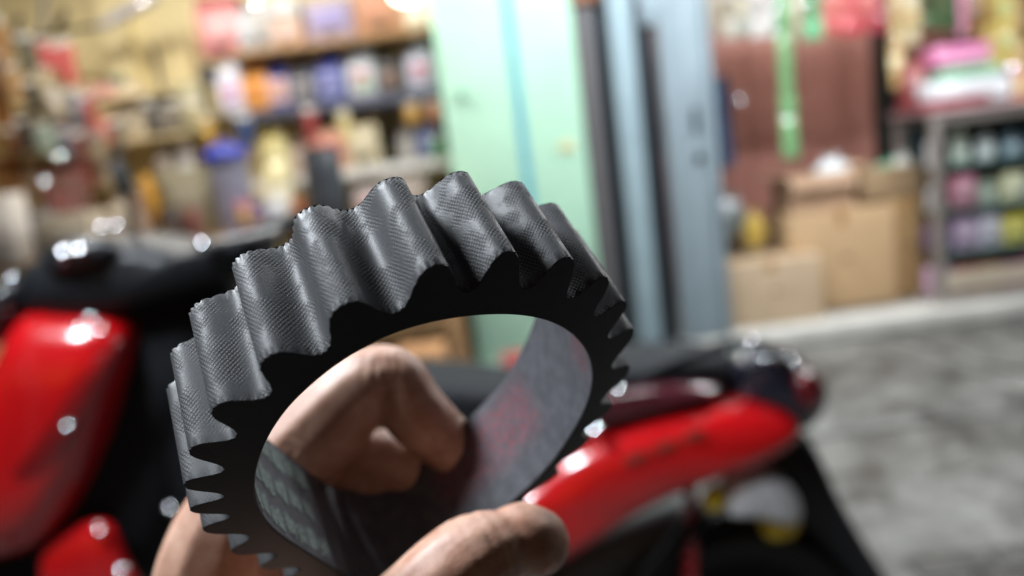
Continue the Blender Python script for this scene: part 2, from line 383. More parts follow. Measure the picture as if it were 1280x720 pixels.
def place(px, lv, wpx, hpx, dy=0.):
    Y, z = LV[lv]; Y += dy
    # x where a thing standing on that level shows at px
    P = at(px, 200, Y)
    for _ in range(4):
        d = P.copy(); d.z = z + hpx * .5 * Y / F_PX - 0
        v = d - CAM; zz = v.dot(FWD); sx = 640 + F_PX * v.dot(RIGHT) / zz
        P.x += (px - sx) * zz / F_PX
    return Vector((P.x, Y, z)), wpx * Y / F_PX, hpx * Y / F_PX

# oil bottles on the steel shelf
g_oil = 'bottles on the grey steel shelf'
for px, wp, hp, col, lab, lab2, cap, nm in (
    (290, 34, 66, (208, 208, 222), (214, 206, 226), (205, 120, 170), (230, 230, 235), 'white oil bottle at the left end of the grey shelf'),
    (321, 36, 62, (226, 138, 44), (232, 150, 56), (214, 118, 50), (205, 100, 40), 'orange oil bottle beside the white one on the grey shelf'),
    (348, 30, 60, (48, 58, 158), (214, 178, 176), (205, 130, 100), (40, 44, 150), 'narrow blue oil bottle with peach label beside the orange bottle'),
    (378, 32, 56, (58, 58, 70), (150, 146, 148), (98, 90, 92), (60, 60, 70), 'charcoal oil bottle with grey label between two blue bottles'),
    (413, 36, 62, (50, 62, 160), (150, 156, 206), (80, 70, 150), (44, 50, 150), 'wide blue oil bottle with pale label beside the white and red one'),
    (452, 36, 64, (208, 212, 220), (206, 212, 214), (200, 70, 84), (225, 225, 228), 'white oil bottle with red and green print near the dark bottle'),
    (487, 30, 50, (62, 56, 54), (120, 112, 100), (150, 90, 80), (50, 46, 46), 'dark brown oil bottle between two white bottles'),
    (525, 36, 62, (196, 200, 222), (206, 206, 226), (214, 70, 100), (220, 220, 226), 'white oil bottle with a pink red mark beside the mint panel')):
    L, w_, h_ = place(px, 'S', wp, hp); o = bottle(L, w_, h_, col, lab, nm, g_oil, cap, lab2)
    if px == 452: plate(o, 'label_print', w_ * .3, h_ * .16, -w_ * .3 - .009, h_ * .2, cmat((150, 185, 110)), x=w_ * .1)
g_top = 'boxes on the top shelf of the steel rack'
for px, wp, hp, col, pan, nm in (
    (282, 50, 54, (206, 118, 116), (228, 160, 160), 'pink carton with a red top at the left end of the top shelf'),
    (312, 18, 44, (168, 172, 178), (186, 190, 196), 'slim grey carton next to the pink carton'),
    (332, 24, 56, (164, 160, 156), (182, 178, 172), 'tall grey carton on the top shelf'),
    (363, 38, 30, (206, 158, 124), (206, 176, 166), 'low peach carton under the white carton'),
    (416, 54, 46, (170, 148, 168), (150, 140, 196), 'mauve carton with violet panel on the top shelf'),
    (476, 56, 56, (196, 134, 92), (206, 138, 104), 'orange brown carton right of the mauve one'),
    (524, 30, 34, (232, 220, 194), (244, 234, 212), 'cream carton at the right end under the bulb')):
    L, w_, h_ = place(px, 'T', wp, hp); carton(L, w_, h_, .2, col, nm, g_top, rz=rnd.uniform(-.05, .05), panel=pan)
    if px == 282: MB().box((L.x, L.y, L.z + h_ + .03), (w_ * .9, .19, .055), bev=.005).build('red_box', cmat((168, 66, 60), .5, kind='card')); tag(bpy.data.objects['red_box'], 'dark red box lying on the pink carton', 'box')
    if px == 363: carton(L + Vector((0, 0, h_ + .002)), w_ * .9, .1, .18, (196, 194, 190), 'small white carton stacked on the peach carton', g_top)
g_low = 'goods on the white lower shelf'
for px, wp, hp, col, lab, kind, nm in (
    (345, 36, 60, (214, 190, 96), (226, 212, 140), 'tin', 'yellow can left on the white lower shelf'),
    (376, 20, 54, (182, 150, 132), (206, 180, 170), 'bot', 'tan bottle beside the yellow can'),
    (416, 46, 46, (216, 150, 118), (200, 110, 100), 'box', 'salmon carton under the grey shelf'),
    (456, 38, 48, (196, 180, 140), (206, 192, 158), 'box', 'beige carton left of the black upright'),
    (508, 20, 46, (150, 142, 140), (190, 186, 180), 'bot', 'grey bottle right of the black upright'),
    (535, 30, 48, (76, 82, 130), (130, 140, 190), 'bot', 'navy bottle with lilac label next to the mint panel')):
    L, w_, h_ = place(px, 'L', wp, hp)
    if kind == 'tin': tin(L, w_, h_, col, nm, g_low, lab)
    elif kind == 'bot': bottle(L, w_, h_, col, lab, nm, g_low)
    else: carton(L, w_, h_, .18, col, nm, g_low, panel=lab)
for px, col, nm in ((522, (206, 150, 60), 'amber packet hung under the grey shelf'), (548, (200, 130, 90), 'peach packet hung under the grey shelf end'), (546, (70, 140, 80), 'green packet at the right end of the lower shelf')):
    L, w_, h_ = place(px, 'L', 16, 22, -.15); L.z += 0 if col[0] == 70 else .19; packet(L, w_, h_, col, nm, 'packets hung under the grey shelf')
# bench goods
for px, lv, wp, hp, col, lab, kind, nm in (
    (350, 'B', 42, 92, (222, 208, 150), (232, 224, 196), 'bot', 'big cream and yellow bottle standing on the bench'),
    (407, 'B', 46, 92, (48, 54, 62), (60, 66, 74), 'tin', 'large black oil drum on the bench'),
    (468, 'B', 40, 34, (196, 182, 178), (206, 150, 150), 'box', 'pinkish carton on the bench right of the black drum'),
    (508, 'BB', 50, 40, (146, 132, 118), (170, 160, 150), 'box', 'taupe carton on the bench near the green panel'),
    (380, 'B', 14, 36, (190, 90, 50), (206, 110, 60), 'tin', 'small orange tin before the black drum'),
    (354, 'B', 20, 40, (200, 206, 214), (220, 222, 226), 'bot', 'small white bottle before the cream bottle'),
    (316, 'B', 16, 40, (206, 110, 130), (226, 190, 90), 'box', 'pink and yellow carton right of the grey bin'),
    (332, 'B', 16, 36, (86, 84, 150), (206, 160, 150), 'box', 'violet carton between the pink carton and the white bottle'),
    (245, 'BB', 52, 84, (152, 144, 116), (166, 158, 134), 'box', 'olive carton behind the grey bin'),
    (226, 'B', 26, 44, (66, 54, 46), (90, 70, 60), 'tin', 'dark brown tin in front of the olive carton'),
    (252, 'B', 18, 38, (150, 80, 66), (120, 70, 60), 'tin', 'rust red tin before the olive carton'),
    (110, 'B', 62, 52, (176, 162, 138), (186, 174, 152), 'box', 'wide beige carton on the bench behind the handlebar'),
    (55, 'B', 26, 60, (122, 118, 118), (140, 136, 134), 'box', 'grey carton on the bench beside the white box'),
    (24, 'B', 42, 84, (208, 200, 190), (216, 208, 200), 'box', 'tall white box at the left end of the bench'),
    (178, 'B', 22, 74, (182, 146, 120), (196, 170, 150), 'bot', 'tan bottle left of the amber handle'),
    (150, 'BB', 26, 60, (186, 170, 146), (196, 184, 164), 'bot', 'pale beige bottle near the amber handle'),
    (88, 'BB', 40, 96, (122, 76, 68), (150, 84, 76), 'box', 'dark maroon carton behind the beige carton')):
    L, w_, h_ = place(px, lv, wp, hp)
    if px in (380, 354, 316, 332, 226, 252, 110, 24): L.y -= .1
    if kind == 'tin': tin(L, w_, h_, col, nm, None, lab)
    elif kind == 'bot': bottle(L, w_, h_, col, lab, nm)
    else: carton(L, w_, h_, min(.2, w_ * .9), col, nm, None, panel=lab)
L, w_, h_ = place(290, 'B', 46, 110)
bn = empty('waste_bin', L, 'lilac grey bin with blue lid on the bench', 'bin')
MB().rings([sect(w_ * k, w_ * k * .7, z) for k, z in ((.42, 0), (.5, h_ * .8), (.53, h_ * .8), (.53, h_ * .84))]).build('bin_body', cmat((138, 138, 160), .4), bn)
MB().rings([sect(w_ * k, w_ * k * .7, z) for k, z in ((.58, h_ * .842), (.58, h_ * .9), (.4, h_ * .97), (.2, h_))]).build('lid', cmat((34, 52, 176), .4), bn)
MB().tube([(-.05, -.02, h_ * .95), (0, -.03, h_ * 1.06), (.05, -.02, h_ * .95)], .008).build('handle', cmat((34, 52, 176), .4), bn)
L, w_, h_ = place(198, 'B', 16, 86, -.02)
th = empty('screwdriver', L, 'amber handled screwdriver standing in its block on the bench', 'screwdriver')
MB().box((0, 0, .02), (.06, .06, .04), bev=.005).build('block', wood_p, th)
MB().tube([(0, 0, .04), (-.01, 0, h_ * .3)], .007).build('shaft', chrome, th)
MB().tube([(-.01, 0, h_ * .28), (-.014, 0, h_ * .34), (-.03, 0, h_ * .8), (-.036, 0, h_ * .97), (-.037, 0, h_)], [.016, .028, .03, .026, .014], 12).build('handle', cmat((216, 148, 34), .3, .3), th)
# parts rack: small goods on three boards
g_r = 'small goods on the wooden parts rack'
for px, lv, wp, hp, col, lab, kind, nm in (
    (36, 'R2', 20, 46, (52, 58, 64), (80, 84, 90), 'bot', 'black bottle on the middle board of the parts rack'),
    (58, 'R2', 26, 42, (150, 182, 142), (190, 206, 176), 'bot', 'pale green bottle beside the black one on the middle board'),
    (84, 'R2', 20, 36, (176, 150, 168), (196, 170, 186), 'box', 'lilac carton right of the pale green bottle'),
    (104, 'R2', 22, 42, (116, 130, 146), (146, 156, 168), 'bot', 'steel blue bottle on the middle board'),
    (131, 'R2', 30, 30, (206, 84, 70), (220, 140, 124), 'box', 'red carton below the pinkish one'),
    (166, 'R2', 30, 64, (202, 184, 152), (212, 196, 168), 'box', 'tall cream carton right of the red carton'),
    (210, 'R2', 34, 46, (106, 98, 88), (126, 118, 110), 'tin', 'grey brown drum on the middle board'),
    (240, 'R2', 36, 58, (168, 158, 116), (180, 172, 138), 'box', 'khaki carton at the right end of the middle board'),
    (75, 'R3', 34, 18, (218, 206, 170), (226, 216, 190), 'box', 'flat cream box on the upper board'),
    (130, 'R3', 36, 16, (208, 134, 124), (216, 160, 150), 'box', 'flat pinkish carton on the upper board'),
    (146, 'R3', 22, 26, (58, 92, 56), (44, 70, 46), 'tin', 'dark green tin on the upper board'),
    (262, 'R3', 18, 24, (64, 64, 70), (84, 84, 90), 'tin', 'dark grey tin left of the white oil bottle'),
    (14, 'R1', 26, 50, (184, 120, 60), (196, 140, 84), 'box', 'orange brown carton low at the left end of the rack'),
    (46, 'R1', 24, 40, (176, 146, 116), (190, 166, 140), 'box', 'tan carton on the lowest board'),
    (72, 'R1', 22, 34, (146, 92, 84), (170, 120, 110), 'tin', 'rusty tin on the lowest board'),
    (104, 'R1', 30, 36, (184, 76, 66), (200, 110, 96), 'box', 'brick red carton on the lowest board'),
    (134, 'R1', 22, 36, (196, 176, 146), (206, 190, 164), 'bot', 'cream bottle on the lowest board'),
    (232, 'R1', 18, 40, (214, 210, 206), (224, 220, 216), 'bot', 'white bottle right of the lowest board middle'),
    (206, 'R1', 26, 34, (150, 134, 116), (160, 146, 130), 'tin', 'drab tin beside the white bottle on the lowest board')):
    L, w_, h_ = place(px, lv, wp, hp)
    if kind == 'tin': tin(L, w_, h_, col, nm, g_r, lab)
    elif kind == 'bot': bottle(L, w_, h_, col, lab, nm, g_r)
    else: carton(L, w_, h_, min(.2, w_ * .8), col, nm, g_r, panel=lab)
# packets hung from the upper rail of the rack
rail = empty('hook_rail', (-2.45, 4.58, 2.3), 'black hook rail bent across the yellow wall above the rack', 'rail')
P = [at(*q, 4.3) - rail.location for q in ((4, 55), (22, 47), (40, 44), (70, 42), (100, 36), (126, 32))]
MB().tube(spline([Vector(p) for p in P], 24, False), .012, 8).build('rail_tube', black_pl, rail)
MB().tube([at(22, 47, 4.3) - rail.location, at(20, 30, 4.3) - rail.location, at(26, 22, 4.3) - rail.location], .016, 8).build('hook', black_pl, rail)
MB().tube([at(52, 44, 4.3) - rail.location, at(55, 10, 4.3) - rail.location, at(54, -60, 4.3) - rail.location], .011, 8).build('hanger_rod', mat('hanger_grey', (120, 122, 126), .5), rail)
MB().tube([at(70, 40, 4.3) - rail.location, at(82, 14, 4.3) - rail.location], .018, 8).build('hook', black_pl, rail)
MB().tube([at(124, 34, 4.3) - rail.location, at(150, 20, 4.3) - rail.location, at(196, -6, 4.3) - rail.location], [.02, .035, .03], 10).build('arm_cover', mat('arm_grey', (176, 172, 176), .4), rail)
for px, py, wp, hp, col, nm in (
    (8, 60, 22, 54, (186, 132, 78), 'tan packet hung at the far left above another'), (8, 130, 26, 60, (176, 112, 52), 'deep orange packet hung at the far left'),
    (40, 72, 26, 42, (112, 108, 86), 'olive grey packet hung left of the red packets'), (61, 70, 18, 30, (224, 92, 92), 'bright red packet nearest the olive one'),
    (76, 78, 14, 34, (212, 84, 84), 'narrow red packet in the middle of the red three'), (90, 82, 20, 46, (216, 96, 88), 'wide red packet right of the other red ones'),
    (58, 104, 18, 26, (196, 172, 128), 'straw packet hung below the red packets'), (20, 182, 18, 34, (150, 96, 60), 'brown packet hung over the white box'),
    (128, 188, 16, 34, (178, 160, 130), 'dull straw packet hung before the lowest board')):
    Q = at(px, py + hp / 2, 4.15)
    packet(Q, wp * 4.15 / F_PX, hp * 4.15 / F_PX, col, nm, 'packets hung before the parts rack')
for px, py, wp, hp, col, nm in (
    (2, 96, 16, 46, (120, 84, 54), 'dark tan packet at the very edge of the parts shop'), (24, 108, 18, 40, (196, 150, 96), 'honey packet right of the deep orange one'), (44, 124, 18, 34, (60, 66, 62), 'black packet under the olive grey packet'),
    (72, 128, 18, 30, (206, 196, 176), 'ivory packet under the red packets'), (98, 132, 16, 30, (150, 150, 160), 'silver grey packet right of the ivory one'), (116, 140, 16, 34, (176, 70, 66), 'brick packet hung beside the dark green tin'),
    (34, 172, 18, 36, (70, 58, 50), 'chocolate packet hung above the tall white box'), (60, 176, 18, 34, (150, 168, 150), 'grey green packet in the lower hanging row'), (84, 184, 18, 36, (96, 104, 118), 'slate packet in the lower hanging row'),
    (106, 190, 18, 40, (120, 62, 56), 'maroon packet in the lower hanging row'), (152, 176, 14, 40, (90, 84, 76), 'drab packet left of the tall cream carton'), (192, 150, 16, 34, (80, 76, 70), 'charcoal packet hung by the grey conduit'),
    (222, 148, 18, 30, (120, 110, 92), 'earth brown packet hung above the grey brown drum'), (250, 150, 18, 34, (176, 160, 110), 'mustard grey packet above the khaki carton'), (264, 164, 14, 30, (196, 150, 60), 'saffron packet left of the blue lidded bin'),
    (310, 166, 20, 34, (40, 70, 120), 'petrol blue packet hung under the orange bottle'), (392, 158, 16, 36, (160, 60, 60), 'wine red packet hung under the charcoal bottle'), (434, 160, 14, 34, (210, 190, 120), 'buttery packet hung under the wide blue bottle')):
    Q = at(px, py + hp / 2, 4.08)
    packet(Q, wp * 4.08 / F_PX, hp * 4.08 / F_PX, col, nm, 'packets hung before the parts rack')
# bulb hanging beside the rack
B = at(511, -7, 4.0)
lb = empty('light_bulb', B, 'lit white bulb hanging above the cream carton', 'lamp')
MB().ball((0, 0, 0), (.088, .06, .042), 16).build('bulb_globe', lamp_warm, lb)
MB().tube([(0, 0, .04), (0, 0, .1)], [.03, .022], 12).build('socket', lamp_case, lb)
MB().tube([(0, 0, .1), (0, 0, 2.93 - B.z)], .005, 6).build('cord', black_pl, lb)
# cartons on the floor seen through the belt
carton(Vector((-.46, 3.5, 0)), .23, .36, .2, (196, 138, 86), 'orange brown carton standing on the ground before the green panel')
carton(Vector((-.02, 3.76, 0)), .16, .2, .14, (196, 84, 80), 'small red carton on the ground against the mint panel', panel=(90, 110, 150))
carton(Vector((-.68, 3.5, 0)), .2, .3, .2, (120, 92, 62), 'brown carton left of the orange brown carton on the ground')

def dome(mb, P, rc, ap, lamp, org):
    """an added glint reflector of curvature rc and aperture ap, aimed between lamp and camera"""
    ax = ((CAM - P).normalized() + (lamp - P).normalized()).normalized(); u = ax.orthogonal().normalized(); v = ax.cross(u); c = P - ax * rc - org
    am = math.asin(ap / rc); rs = [[c + ax * rc * math.cos(am * k / 5) + (u * math.cos(a) + v * math.sin(a)) * rc * math.sin(am * k / 5) for a in [2 * math.pi * j / 16 for j in range(16)]] for k in (5, 4, 3, 2, 1, .3)]
    rs.insert(0, [p - ax * .006 for p in rs[0]]); return mb.rings(rs)
ASSUMED_LAMP = Vector((-1.7, -.05, 0)) + HEAD
# polished knobs added to mirror the lamps as glints
def add_glint_knob(px, py, y, r, label, back):
    P = at(px, py, y); o = empty('glint_knob', P, label, 'hook', 'added glint knobs')
    lp = min((Vector((-1.35, 3.35, 2.72)), Vector((.55, 3.2, 2.62)), Vector((2.2, 2.75, 2.6))), key=lambda q: (q - P).length)
    dome(MB(), P, r * 2.6, r, lp, P).build('knob', chrome, o, angle=60)
    MB().tube([(0, r * .5, 0), (0, back - y, .01)], .004, 6).build('stem', chrome, o)
for px, py, y, r, back, nm in ((75, 195, 3.7, .014, 4.25, 'added glint knob before the pale green bottle'), (181, 2, 4.1, .016, 4.6, 'added glint knob at the end of the grey arm'), (320, 6, 4.0, .016, 4.3, 'added glint knob above the grey cartons'),
        (56, 226, 3.7, .010, 4.25, 'added glint knob before the lowest rack board'), (124, 283, 3.5, .010, 3.7, 'added glint knob at the front edge of the bench'), (148, 281, 3.5, .011, 3.7, 'second added glint knob along the front edge of the bench'),
        (968, 8, 3.9, .017, 4.2, 'upper added glint knob before the bright white sachets'), (966, 28, 3.9, .015, 4.2, 'lower added glint knob before the bright white sachets'), (924, 124, 4.1, .014, 5.0, 'added glint knob beside the blue cloth'),
        (1228, 97, 3.95, .013, 4.28, 'added glint knob before the bronze brown sachets'), (1266, 84, 3.95, .017, 4.28, 'added glint knob before the lemon gold sachets'), (1246, 110, 3.95, .012, 4.28, 'added glint knob before the yellow gold sachets'), (1010, 6, 3.9, .014, 4.2, 'added glint knob before the leaf green sachets')):
    add_glint_knob(px, py, y, r, nm, back)

# ---------------------------------------------------------------- grocery on the right
def flap_box(loc, w, h, d, mt, label, rz=0., open_=False):
    o = empty('cardboard_box', loc, label, 'box', 'cardboard boxes piled in the grocery front', rz)
    if not open_:
        MB().box((0, 0, h / 2), (w, d, h), bev=.008).build('box_body', mt, o)
        MB().box((0, 0, h + .001), (w * .98, .05, .003)).build('tape', tape, o, False)
        MB().box((0, -d / 2 - .001, h * .92), (.05, .003, h * .16)).build('tape', tape, o, False)
        MB().rings([sect(.026, .004, 0, 12, 2), sect(.026, .004, .012, 12, 2)]).build('hand_hole', mat('hole_dark', (92, 66, 44), .9), o, loc=(.02, -d / 2 - .0005, h * .5))
    else:
        for c, s_ in (((0, -d / 2, h / 2), (w, .008, h)), ((0, d / 2, h / 2), (w, .008, h)), ((-w / 2, 0, h / 2), (.008, d - .01, h)), ((w / 2, 0, h / 2), (.008, d - .01, h)), ((0, 0, .004), (w - .01, d - .01, .008))):
            MB().box(c, s_).build('box_side', mt, o, False)
        for pts in (((-w / 2, -d / 2, h), (-w / 2, d / 2, h), (-w / 2 - .13, d / 2, h + .02), (-w / 2 - .13, -d / 2, h + .02)), ((w / 2, -d / 2, h), (w / 2, d / 2, h), (w / 2 + .1, d / 2, h + .03), (w / 2 + .1, -d / 2, h + .03)),
                    ((-w / 2, -d / 2, h), (w / 2, -d / 2, h), (w / 2, -d / 2 - .06, h - .07), (-w / 2, -d / 2 - .06, h - .07))):
            vs = [Vector(p) for p in pts]; n = (vs[1] - vs[0]).cross(vs[3] - vs[0]).normalized() * .003
            MB().add([v + n for v in vs] + [v - n for v in vs], [(0, 1, 2, 3), (7, 6, 5, 4), (0, 4, 5, 1), (1, 5, 6, 2), (2, 6, 7, 3), (3, 7, 4, 0)]).build('flap', mt, o, False)
    return o
flap_box(Vector((1.40, 4.22, .091)), .56, .36, .3, card2, 'pale cardboard box lowest at the left front of the pile')
flap_box(Vector((1.87, 4.42, .091)), .60, .56, .36, card, 'large tan cardboard box with a hand hole in the middle of the pile')
flap_box(Vector((2.27, 4.47, .091)), .22, .58, .34, mat('brown_cardboard', (166, 134, 92), .75, var=(9, .08)), 'narrow brown cardboard box against the display case')  # darker brown cardboard
flap_box(Vector((1.80, 4.46, .656)), .36, .2, .3, mat('worn_cardboard', (172, 142, 116), .8, var=(9, .1)), 'open cardboard box with raised flaps on the large tan box', open_=True)
flap_box(Vector((2.2, 4.44, .676)), .36, .17, .3, mat('dull_cardboard', (150, 126, 96), .8, var=(9, .1)), 'dull cardboard box on top beside the open one', open_=False)
flap_box(Vector((1.36, 4.55, .091)), .3, .5, .22, mat('faded_cardboard', (128, 120, 104), .8, var=(9, .12)), 'faded cardboard box behind the gate leaf')
def bag(loc, w, h, col, label, seed=0):
    o = empty('plastic_bag', loc, label, 'bag', 'plastic bags lying on the boxes')
    mb = MB(); n = 28; rs = []
    for i in range(1, 13):
        th = math.pi * (i - .5) / 12; ring = []
        for k in range(n):
            a = 2 * math.pi * k / n
            q = Vector((math.sin(th) * math.cos(a), math.sin(th) * math.sin(a), -math.cos(th)))
            e = 1 + .28 * noise.noise(q * 2.3 + Vector((seed, 0, 0))) + .14 * noise.noise(q * 6 + Vector((0, seed, 0)))
            ring.append(Vector((q.x * w / 2 * e, q.y * w * .35 * e, h / 2 + q.z * h / 2 * e)))
        rs.append(ring)
    mb.rings(rs).build('bag_body', cmat(col, .3, .3, 'film'), o)
    for s_ in (-1, 1): MB().tube([(s_ * w * .12, 0, h * .85), (s_ * w * .2, -.01, h * 1.2), (s_ * w * .05, .01, h * 1.12)], [.012, .008, .004], 8).build('bag_handle', cmat(col, .3, .3, 'film'), o)
    return o
bag(at(1040, 232, 4.45), .21, .15, (222, 232, 236), 'white plastic bag bulging out of the open box', 1)
bag(at(1118, 222, 4.42), .25, .10, (96, 160, 128), 'green plastic bag lying on the dull box', 5)
bag(at(1128, 214, 4.36), .10, .09, (222, 226, 218), 'small white bag tucked in front of the green bag', 9)
bag(at(1085, 240, 4.38), .12, .08, (214, 180, 140), 'peach plastic bag between the white and green bags', 12)
bag(at(944, 312, 4.3), .12, .2, (206, 170, 60), 'yellow plastic bag hanging over the faded box', 15)
bag(at(916, 300, 4.36), .14, .24, (120, 134, 136), 'grey plastic bag beside the yellow one', 19)
bag(at(906, 270, 4.25), .10, .09, (206, 214, 220), 'crumpled white bag above the grey bag', 22)
# hanging blue cloth
P = at(905, 210, 4.35)
hc = empty('blue_cloth', P, 'dark blue cloth hanging beside the folding gate', 'cloth')
mb = MB(); mb.rings([[Vector((.07 * (u - .5) * 2 * (1 - .2 * v), .02 * math.sin(8 * u + 3 * v) + s_, v * .5)) for u in [i / 8 for i in range(9)] for s_ in (0,)] + [Vector((.07 * (u - .5) * 2 * (1 - .2 * v), .02 * math.sin(8 * u + 3 * v) + .008, v * .5)) for u in [1 - i / 8 for i in range(9)]] for v in [j / 8 for j in range(9)]]).build('cloth_sheet', mat('navy_cloth', (52, 68, 96), .8), hc)
MB().tube([(0, 0, .49), (0, .05, .53), (0, .3, .53)], .004, 6).build('hook', chrome, hc)
# rails and strips of sachets
hr = empty('hanging_rail', (1.9, 4.2, 2.16), 'long steel rail under the grocery ceiling that carries the sachet strips', 'rail')
MB().tube([(-.8, 0, 0), (1.3, 0, 0)], .012, 8).build('rail_tube', chrome, hr)
for x in (-.7, 1.2): MB().tube([(x, 0, 0), (x, 0, .78)], .006, 6).build('hanger_rod', chrome, hr)
def strip(x, zbot, ztop, w, h, col, label, y=4.2, alt=None):
    o = empty('sachet_strip', Vector((x, y, zbot)), label, 'sachet strip', 'sachet strips hanging from the rail')
    n = max(1, int((ztop - zbot) / h)); h = (ztop - zbot) / n
    first = {}
    for i in range(n):
        c = alt if (alt and i % 2) else col
        if c not in first:
            s_ = pouch_mesh(o, w, h * .97, 0, cmat(c, .2, .6, 'foil'), 'sachet', .3); first[c] = s_; s_.location.z = (i + .5) * h
        else:
            s_ = first[c].copy(); C.objects.link(s_); s_.parent = o; s_.location.z = (i + .5) * h
        s_.rotation_euler = (rnd.uniform(-.15, .15), 0, rnd.uniform(-.35, .35))
    MB().tube([(0, 0, ztop - zbot - .004), (0, 0, 2.155 - zbot)], .002, 5).build('hang_cord', chrome, o)
    return o
strip_rows = (
    (892, 44, 22, (176, 150, 120), (196, 176, 146), 'brown'), (912, 50, 20, (206, 200, 182), (150, 146, 120), 'ivory'), (930, 46, 18, (150, 156, 140), (196, 190, 160), 'sage grey'),
    (948, 48, 20, (222, 220, 214), (176, 172, 166), 'silver white'), (966, 46, 16, (230, 228, 224), (206, 200, 196), 'bright white'), (990, 48, 24, (190, 176, 150), (214, 206, 180), 'sand'),
    (1016, 50, 24, (96, 190, 130), (90, 180, 120), 'leaf green'), (1044, 42, 24, (216, 86, 84), (224, 120, 110), 'coral red'), (1066, 44, 24, (206, 60, 70), (222, 96, 96), 'strong red'),
    (1088, 40, 22, (196, 80, 86), (216, 110, 104), 'dusky red'), (1102, 42, 16, (160, 52, 66), (150, 50, 64), 'dark crimson'))
for px, yb, wp, c1, c2, nm in strip_rows:
    Q = at(px, yb, 4.2); strip(Q.x, Q.z, Q.z + .42, wp * 4.2 / F_PX * .95, .1, c1, 'short strip of %s sachets hanging over the brown wall' % nm, alt=c2)
Q = at(984, 200, 4.15); strip(at(984, 120, 4.15).x, Q.z, Q.z + 1.0, .085, .11, (112, 176, 110), 'long light green strip of sachets hanging low before the brown wall', y=4.15)
gold_rows = ((1122, 110, 18, (196, 160, 96), (222, 200, 140), 'pale gold'), (1140, 56, 20, (206, 196, 150), (190, 160, 90), 'straw gold'), (1162, 36, 22, (62, 96, 52), (54, 84, 50), 'dark green'), (1184, 38, 22, (58, 92, 50), (70, 100, 60), 'forest green'),
    (1204, 44, 14, (226, 150, 176), (220, 140, 170), 'rose pink'), (1222, 70, 20, (120, 86, 50), (150, 110, 60), 'bronze brown'), (1240, 92, 20, (206, 176, 84), (190, 150, 70), 'yellow gold'), (1258, 84, 20, (214, 190, 90), (196, 200, 120), 'lemon gold'), (1276, 96, 20, (190, 150, 90), (206, 170, 110), 'copper gold'))
for px, yb, wp, c1, c2, nm in gold_rows:
    Q = at(px, yb, 4.28); strip(Q.x, Q.z, Q.z + (.62 if yb > 60 else .46), wp * 4.28 / F_PX * .95, .085, c1, 'strip of shiny %s sachets hanging above the display case' % nm, y=4.28, alt=c2)
# glass display case
case = empty('display_case', (2.83, 4.22, .091), 'aluminium framed glass display case full of small goods', 'display case')
alu = mat('aluminium', (182, 176, 170), .35, .7)
glass = bpy.data.materials.new('case_glass'); glass.use_nodes = True
_t = glass.node_tree; _t.nodes.remove(_t.nodes['Principled BSDF'])
_a = _t.nodes.new('ShaderNodeBsdfTransparent'); _a.inputs[0].default_value = (.94, .97, .96, 1)
_g = _t.nodes.new('ShaderNodeBsdfGlossy'); _g.inputs['Roughness'].default_value = .04
_x = _t.nodes.new('ShaderNodeMixShader'); _x.inputs[0].default_value = .05
_t.links.new(_a.outputs[0], _x.inputs[1]); _t.links.new(_g.outputs[0], _x.inputs[2]); _t.links.new(_x.outputs[0], _t.nodes['Material Output'].inputs[0])
Wc, Dc, Hc = 1.12, .40, 1.02
for sx in (-1, 1):
    for sy in (-1, 1): MB().box((sx * (Wc / 2 - .026), sy * (Dc / 2 - .02), Hc / 2), (.052, .04, Hc), bev=.004).build('frame_post', alu, case)
for z in (.03, Hc - .028):
    for sy in (-1, 1): MB().box((0, sy * (Dc / 2 - .021), z), (Wc - .106, .036, .054), bev=.004).build('frame_rail', alu, case)
MB().box((0, 0, .012), (Wc - .11, Dc - .09, .02)).build('bottom_board', white_p, case, False)
for z in (.27, .50, .74): MB().box((0, .01, z), (Wc - .11, Dc - .1, .012)).build('case_shelf', mat('case_shelf_board', (110, 130, 126), .3), case, False)
MB().box((0, 0, Hc + .012), (Wc + .04, Dc + .03, .022), bev=.004).build('case_top', mat('case_top_board', (176, 150, 152), .4), case)
MB().box((0, -Dc / 2 + .02, Hc / 2), (Wc - .106, .005, Hc - .11)).build('glass_pane', glass, case, False)
MB().box((0, Dc / 2 - .01, Hc / 2), (Wc - .106, .01, Hc - .06)).build('back_panel', mat('case_back', (60, 76, 78), .5), case, False)
MB().box((0, -Dc / 2 - .006, .13), (Wc - .1, .008, .1)).build('kick_panel', mat('kick_panel', (176, 166, 148), .5), case, False)
x0 = 2.83 - Wc / 2 + .09
case_goods = {
    .747: [((226, 230, 236), 'white'), ((214, 222, 206), 'pale mint'), ((230, 232, 238), 'cool white'), ((130, 160, 190), 'sky blue'), ((76, 104, 150), 'mid blue'), ((190, 200, 210), 'ice grey'), ((206, 206, 196), 'ivory')],
    .507: [((190, 206, 224), 'pale blue'), ((214, 120, 150), 'rose'), ((150, 160, 140), 'sage'), ((226, 214, 170), 'cream'), ((120, 150, 190), 'denim blue'), ((206, 206, 210), 'stone'), ((200, 160, 90), 'ochre')],
    .277: [((96, 70, 120), 'purple'), ((196, 150, 196), 'lilac'), ((206, 190, 214), 'pale lilac'), ((224, 200, 50), 'bright yellow'), ((190, 176, 60), 'mustard'), ((200, 60, 70), 'scarlet'), ((90, 90, 130), 'indigo')],
    .023: [((200, 160, 196), 'mauve'), ((206, 84, 70), 'tomato red'), ((214, 140, 90), 'apricot'), ((216, 70, 150), 'magenta'), ((224, 100, 170), 'hot pink'), ((200, 60, 140), 'deep pink'), ((226, 130, 180), 'candy pink')]}
names_row = {.747: 'top', .507: 'second', .277: 'third', .023: 'bottom'}
